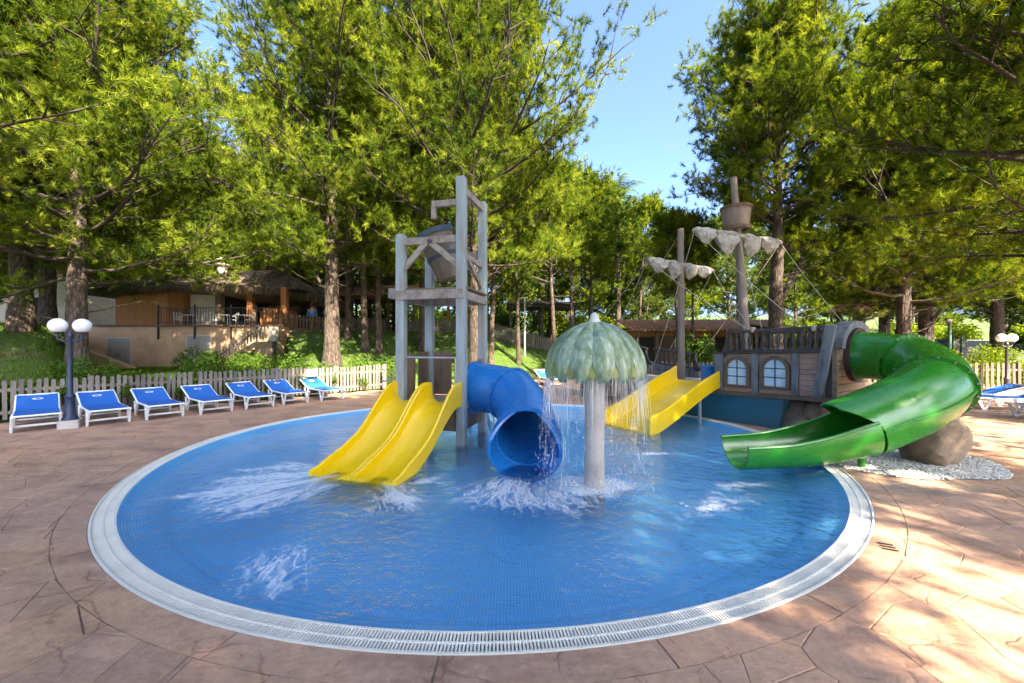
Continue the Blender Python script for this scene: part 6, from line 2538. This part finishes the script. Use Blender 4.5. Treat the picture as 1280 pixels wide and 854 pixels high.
def hedge(label, a, b_, wd, h, n, mat, leaf=0.06, seed=0):
    r_ = np.random.default_rng(seed + 500)
    a, b_ = np.array(a, float), np.array(b_, float)
    L_ = np.linalg.norm(b_ - a)
    d = (b_ - a) / L_
    sd = np.array([-d[1], d[0]])
    root = thing('hedge', label, 'hedge', (a[0], a[1], tz(*a)))
    u = r_.uniform(0, L_, n)
    th = r_.uniform(0, PI, n)
    lump = 1 + 0.2 * np.sin(u * 2.3 + seed) + 0.14 * np.sin(u * 5.1 + 1) + 0.07 * np.sin(u * 11)
    rr2 = r_.uniform(0.55, 1.05, n) * lump
    off = np.cos(th) * wd / 2 * rr2
    hz = np.sin(th) ** 0.6 * h * rr2
    hz = np.where(r_.random(n) < 0.35, r_.uniform(0, 1, n) * hz, hz)
    x = a[0] + d[0] * u + sd[0] * off
    y = a[1] + d[1] * u + sd[1] * off
    z = terr(x, y) + hz
    V = leaf_cloud(np.stack([x, y, z], 1), leaf, r_)
    me = tri_mesh('foliage', V, np.clip(r_.normal(0.5, 0.22, n), 0, 1), mat, 4)
    me.transform(XF[root.name])
    link('foliage', me, root)
    st_ = MB()
    for i in range(int(L_ / 0.5)):
        p = a + d * (i + 0.5) * 0.5
        z = tz(p[0], p[1])
        st_.tube([(p[0], p[1], z - 0.1), (p[0] + random.uniform(-.1, .1), p[1], z + h * 0.8)], [0.02, 0.008], 4, caps=False)
    st_.build('stems', M_bark, root, fix=False)
    return root


hedge('glossy green hedge along the grey fence below the bar terrace', (-11.6, 10.4), (-8.7, 13.3), 0.6, 0.95, 9000, M_leaf, 0.09, 1)
hedge('bushy green hedge above the grey fence near the tower end', (-9.6, 12.4), (-5.0, 17.0), 0.7, 0.98, 14000, M_leaf, 0.09, 2)
hedge('low green hedge behind the grey fence at the lamp', (-14.5, 7.5), (-11.8, 10.2), 0.7, 0.98, 8000, M_leaf, 0.09, 3)
hedge('bright yellow green hedge behind the brown fence', (17.2, 18.2), (27.5, 17.4), 1.2, 1.45, 22000, M_leafy, 0.10, 4)
hedge('dark green hedge between the green pole and the parked cars', (16.2, 20.5), (24.5, 22.0), 1.3, 1.2, 14000, M_leaf, 0.11, 5)
bush('round leafy shrub at the foot of the ramp wall below the bar', (-13.1, 12.1, 0.25), (0.75, 0.6, 1.0), 2600, M_leaf, 0.08, seed=1)
bush('leafy shrub below the grey door of the bar wall', (-13.7, 17.6, tz(-13.7, 17.6)), (1.3, 0.8, 1.0), 3600, M_leaf, 0.10, seed=2)
bush('leafy shrub at the foot of the terrace stair', (-12.1, 18.8, tz(-12.1, 18.8)), (1.2, 0.8, 1.0), 3600, M_leaf, 0.10, seed=3)
bush('climbing plant mass on the pergola behind the mushroom cap', (5.0, 29.4, tz(5, 29.4)), (1.8, 0.9, 3.2), 9000, M_leafy, 0.13, seed=4)
bush('palm-like dark shrub under the big forked pine', (9.3, 20.0, tz(9.3, 20)), (0.9, 0.9, 2.3), 4200, M_leaf, 0.14, seed=5)
for i in range(9):
    u = i / 8
    x, y = -11.9 + 6.2 * u + random.uniform(-.2, .2), 9.0 + 6.2 * u
    bush('small vine tuft growing through the grey picket fence', (x + 0.07, y + 0.07 + 0.0, 0.12 + random.uniform(0, .3)), (0.16, 0.12, 0.34), 260, M_leaf, 0.06, 'vine', 'vine', seed=40 + i, group='vine tufts in the grey fence')
r4 = np.random.default_rng(5)
for i in range(16):
    x = 12 + i * 2.2 + r4.uniform(-1, 1)
    y = 31 + r4.uniform(-2, 3) + (4 if 26 < x < 44 else 0)
    bush('bright yellow green scrub bush ' + ('behind the tiled shed' if x < 17 else 'beyond the wire fence posts' if x < 22 else 'behind the wooden play tower' if x < 27 else 'behind the parked cars' if x < 40 else 'past the parked cars'), (x, y, tz(x, y)), (1.9, 1.5, 2.6), 3000, M_leafy, 0.2, seed=60 + i, group='bright scrub beyond the fence')
for i in range(26):
    x = -34 + i * 1.8 + r4.uniform(-1, 1)
    y = 34 + r4.uniform(-1.5, 3)
    bush(('yellow green' if i % 3 else 'dark green') + ' understorey bush under the pines ' + ('beyond the white house' if x < -27 else 'behind the thatched bar' if x < -15 else 'behind the brown timber pavilion' if x < -6.5 else 'behind the orange timber frame' if x < -1 else 'behind the dark pergola' if x < 6 else 'near the tall palm'), (x, y, tz(x, y)), (2.0, 1.6, 2.9 + r4.uniform(-.8, .8)), 2600, M_leafy if i % 3 else M_leaf, 0.22, seed=90 + i, group='understorey bushes in the wood')

# grass on the lawn bank
n = 240000
x = rng.uniform(-30, 9, n)
y = rng.uniform(9, 29, n)
s_ = (y - x - 21) / 1.414
ok = (s_ > 0.7) & ~((x < -11.5) & (y > 21.8)) & (np.hypot(x - PC[0], y - PC[1]) > 8)
x, y = x[ok], y[ok]
z = terr(x, y)
n = len(x)
a = rng.uniform(0, 2 * PI, n)
hgt = rng.uniform(0.05, 0.13, n)
lean_ = rng.normal(0, 0.035, (n, 2))
w_ = 0.012
V = np.stack([np.stack([x - w_ * np.cos(a), y - w_ * np.sin(a), z - 0.02], 1), np.stack([x + w_ * np.cos(a), y + w_ * np.sin(a), z - 0.02], 1),
              np.stack([x + lean_[:, 0], y + lean_[:, 1], z + hgt], 1)], 1)
o = link('grass', tri_mesh('grass', V, np.clip(rng.normal(.55, .22, n), 0, 1), M_grass))
tag(kind(o, 'stuff'), 'short mown grass on the sloping lawn', 'grass')

# fallen pine needles and leaves on the deck
n = 900
x = rng.uniform(-13, 13, n); y = rng.uniform(2, 15, n)
ok = np.array([math.hypot(a_ - PC[0], b__ - PC[1]) > rout(math.atan2(b__ - PC[1], a_ - PC[0])) + 0.05 and inside_deck(a_, b__) for a_, b__ in zip(x, y)])
x, y = x[ok], y[ok]
n = len(x)
a = rng.uniform(0, 2 * PI, n)
L_ = rng.uniform(0.02, 0.05, n)
V = np.stack([np.stack([x, y, np.full(n, .004)], 1), np.stack([x + L_ * np.cos(a), y + L_ * np.sin(a), np.full(n, .007)], 1), np.stack([x + L_ * .5 * np.cos(a + .25), y + L_ * .5 * np.sin(a + .25), np.full(n, .006)], 1)], 1)
o = link('leaf_litter', tri_mesh('leaf_litter', V, rng.uniform(0, 1, n), M_straw))
tag(kind(o, 'stuff'), 'scattered dry pine needles lying on the deck', 'litter')
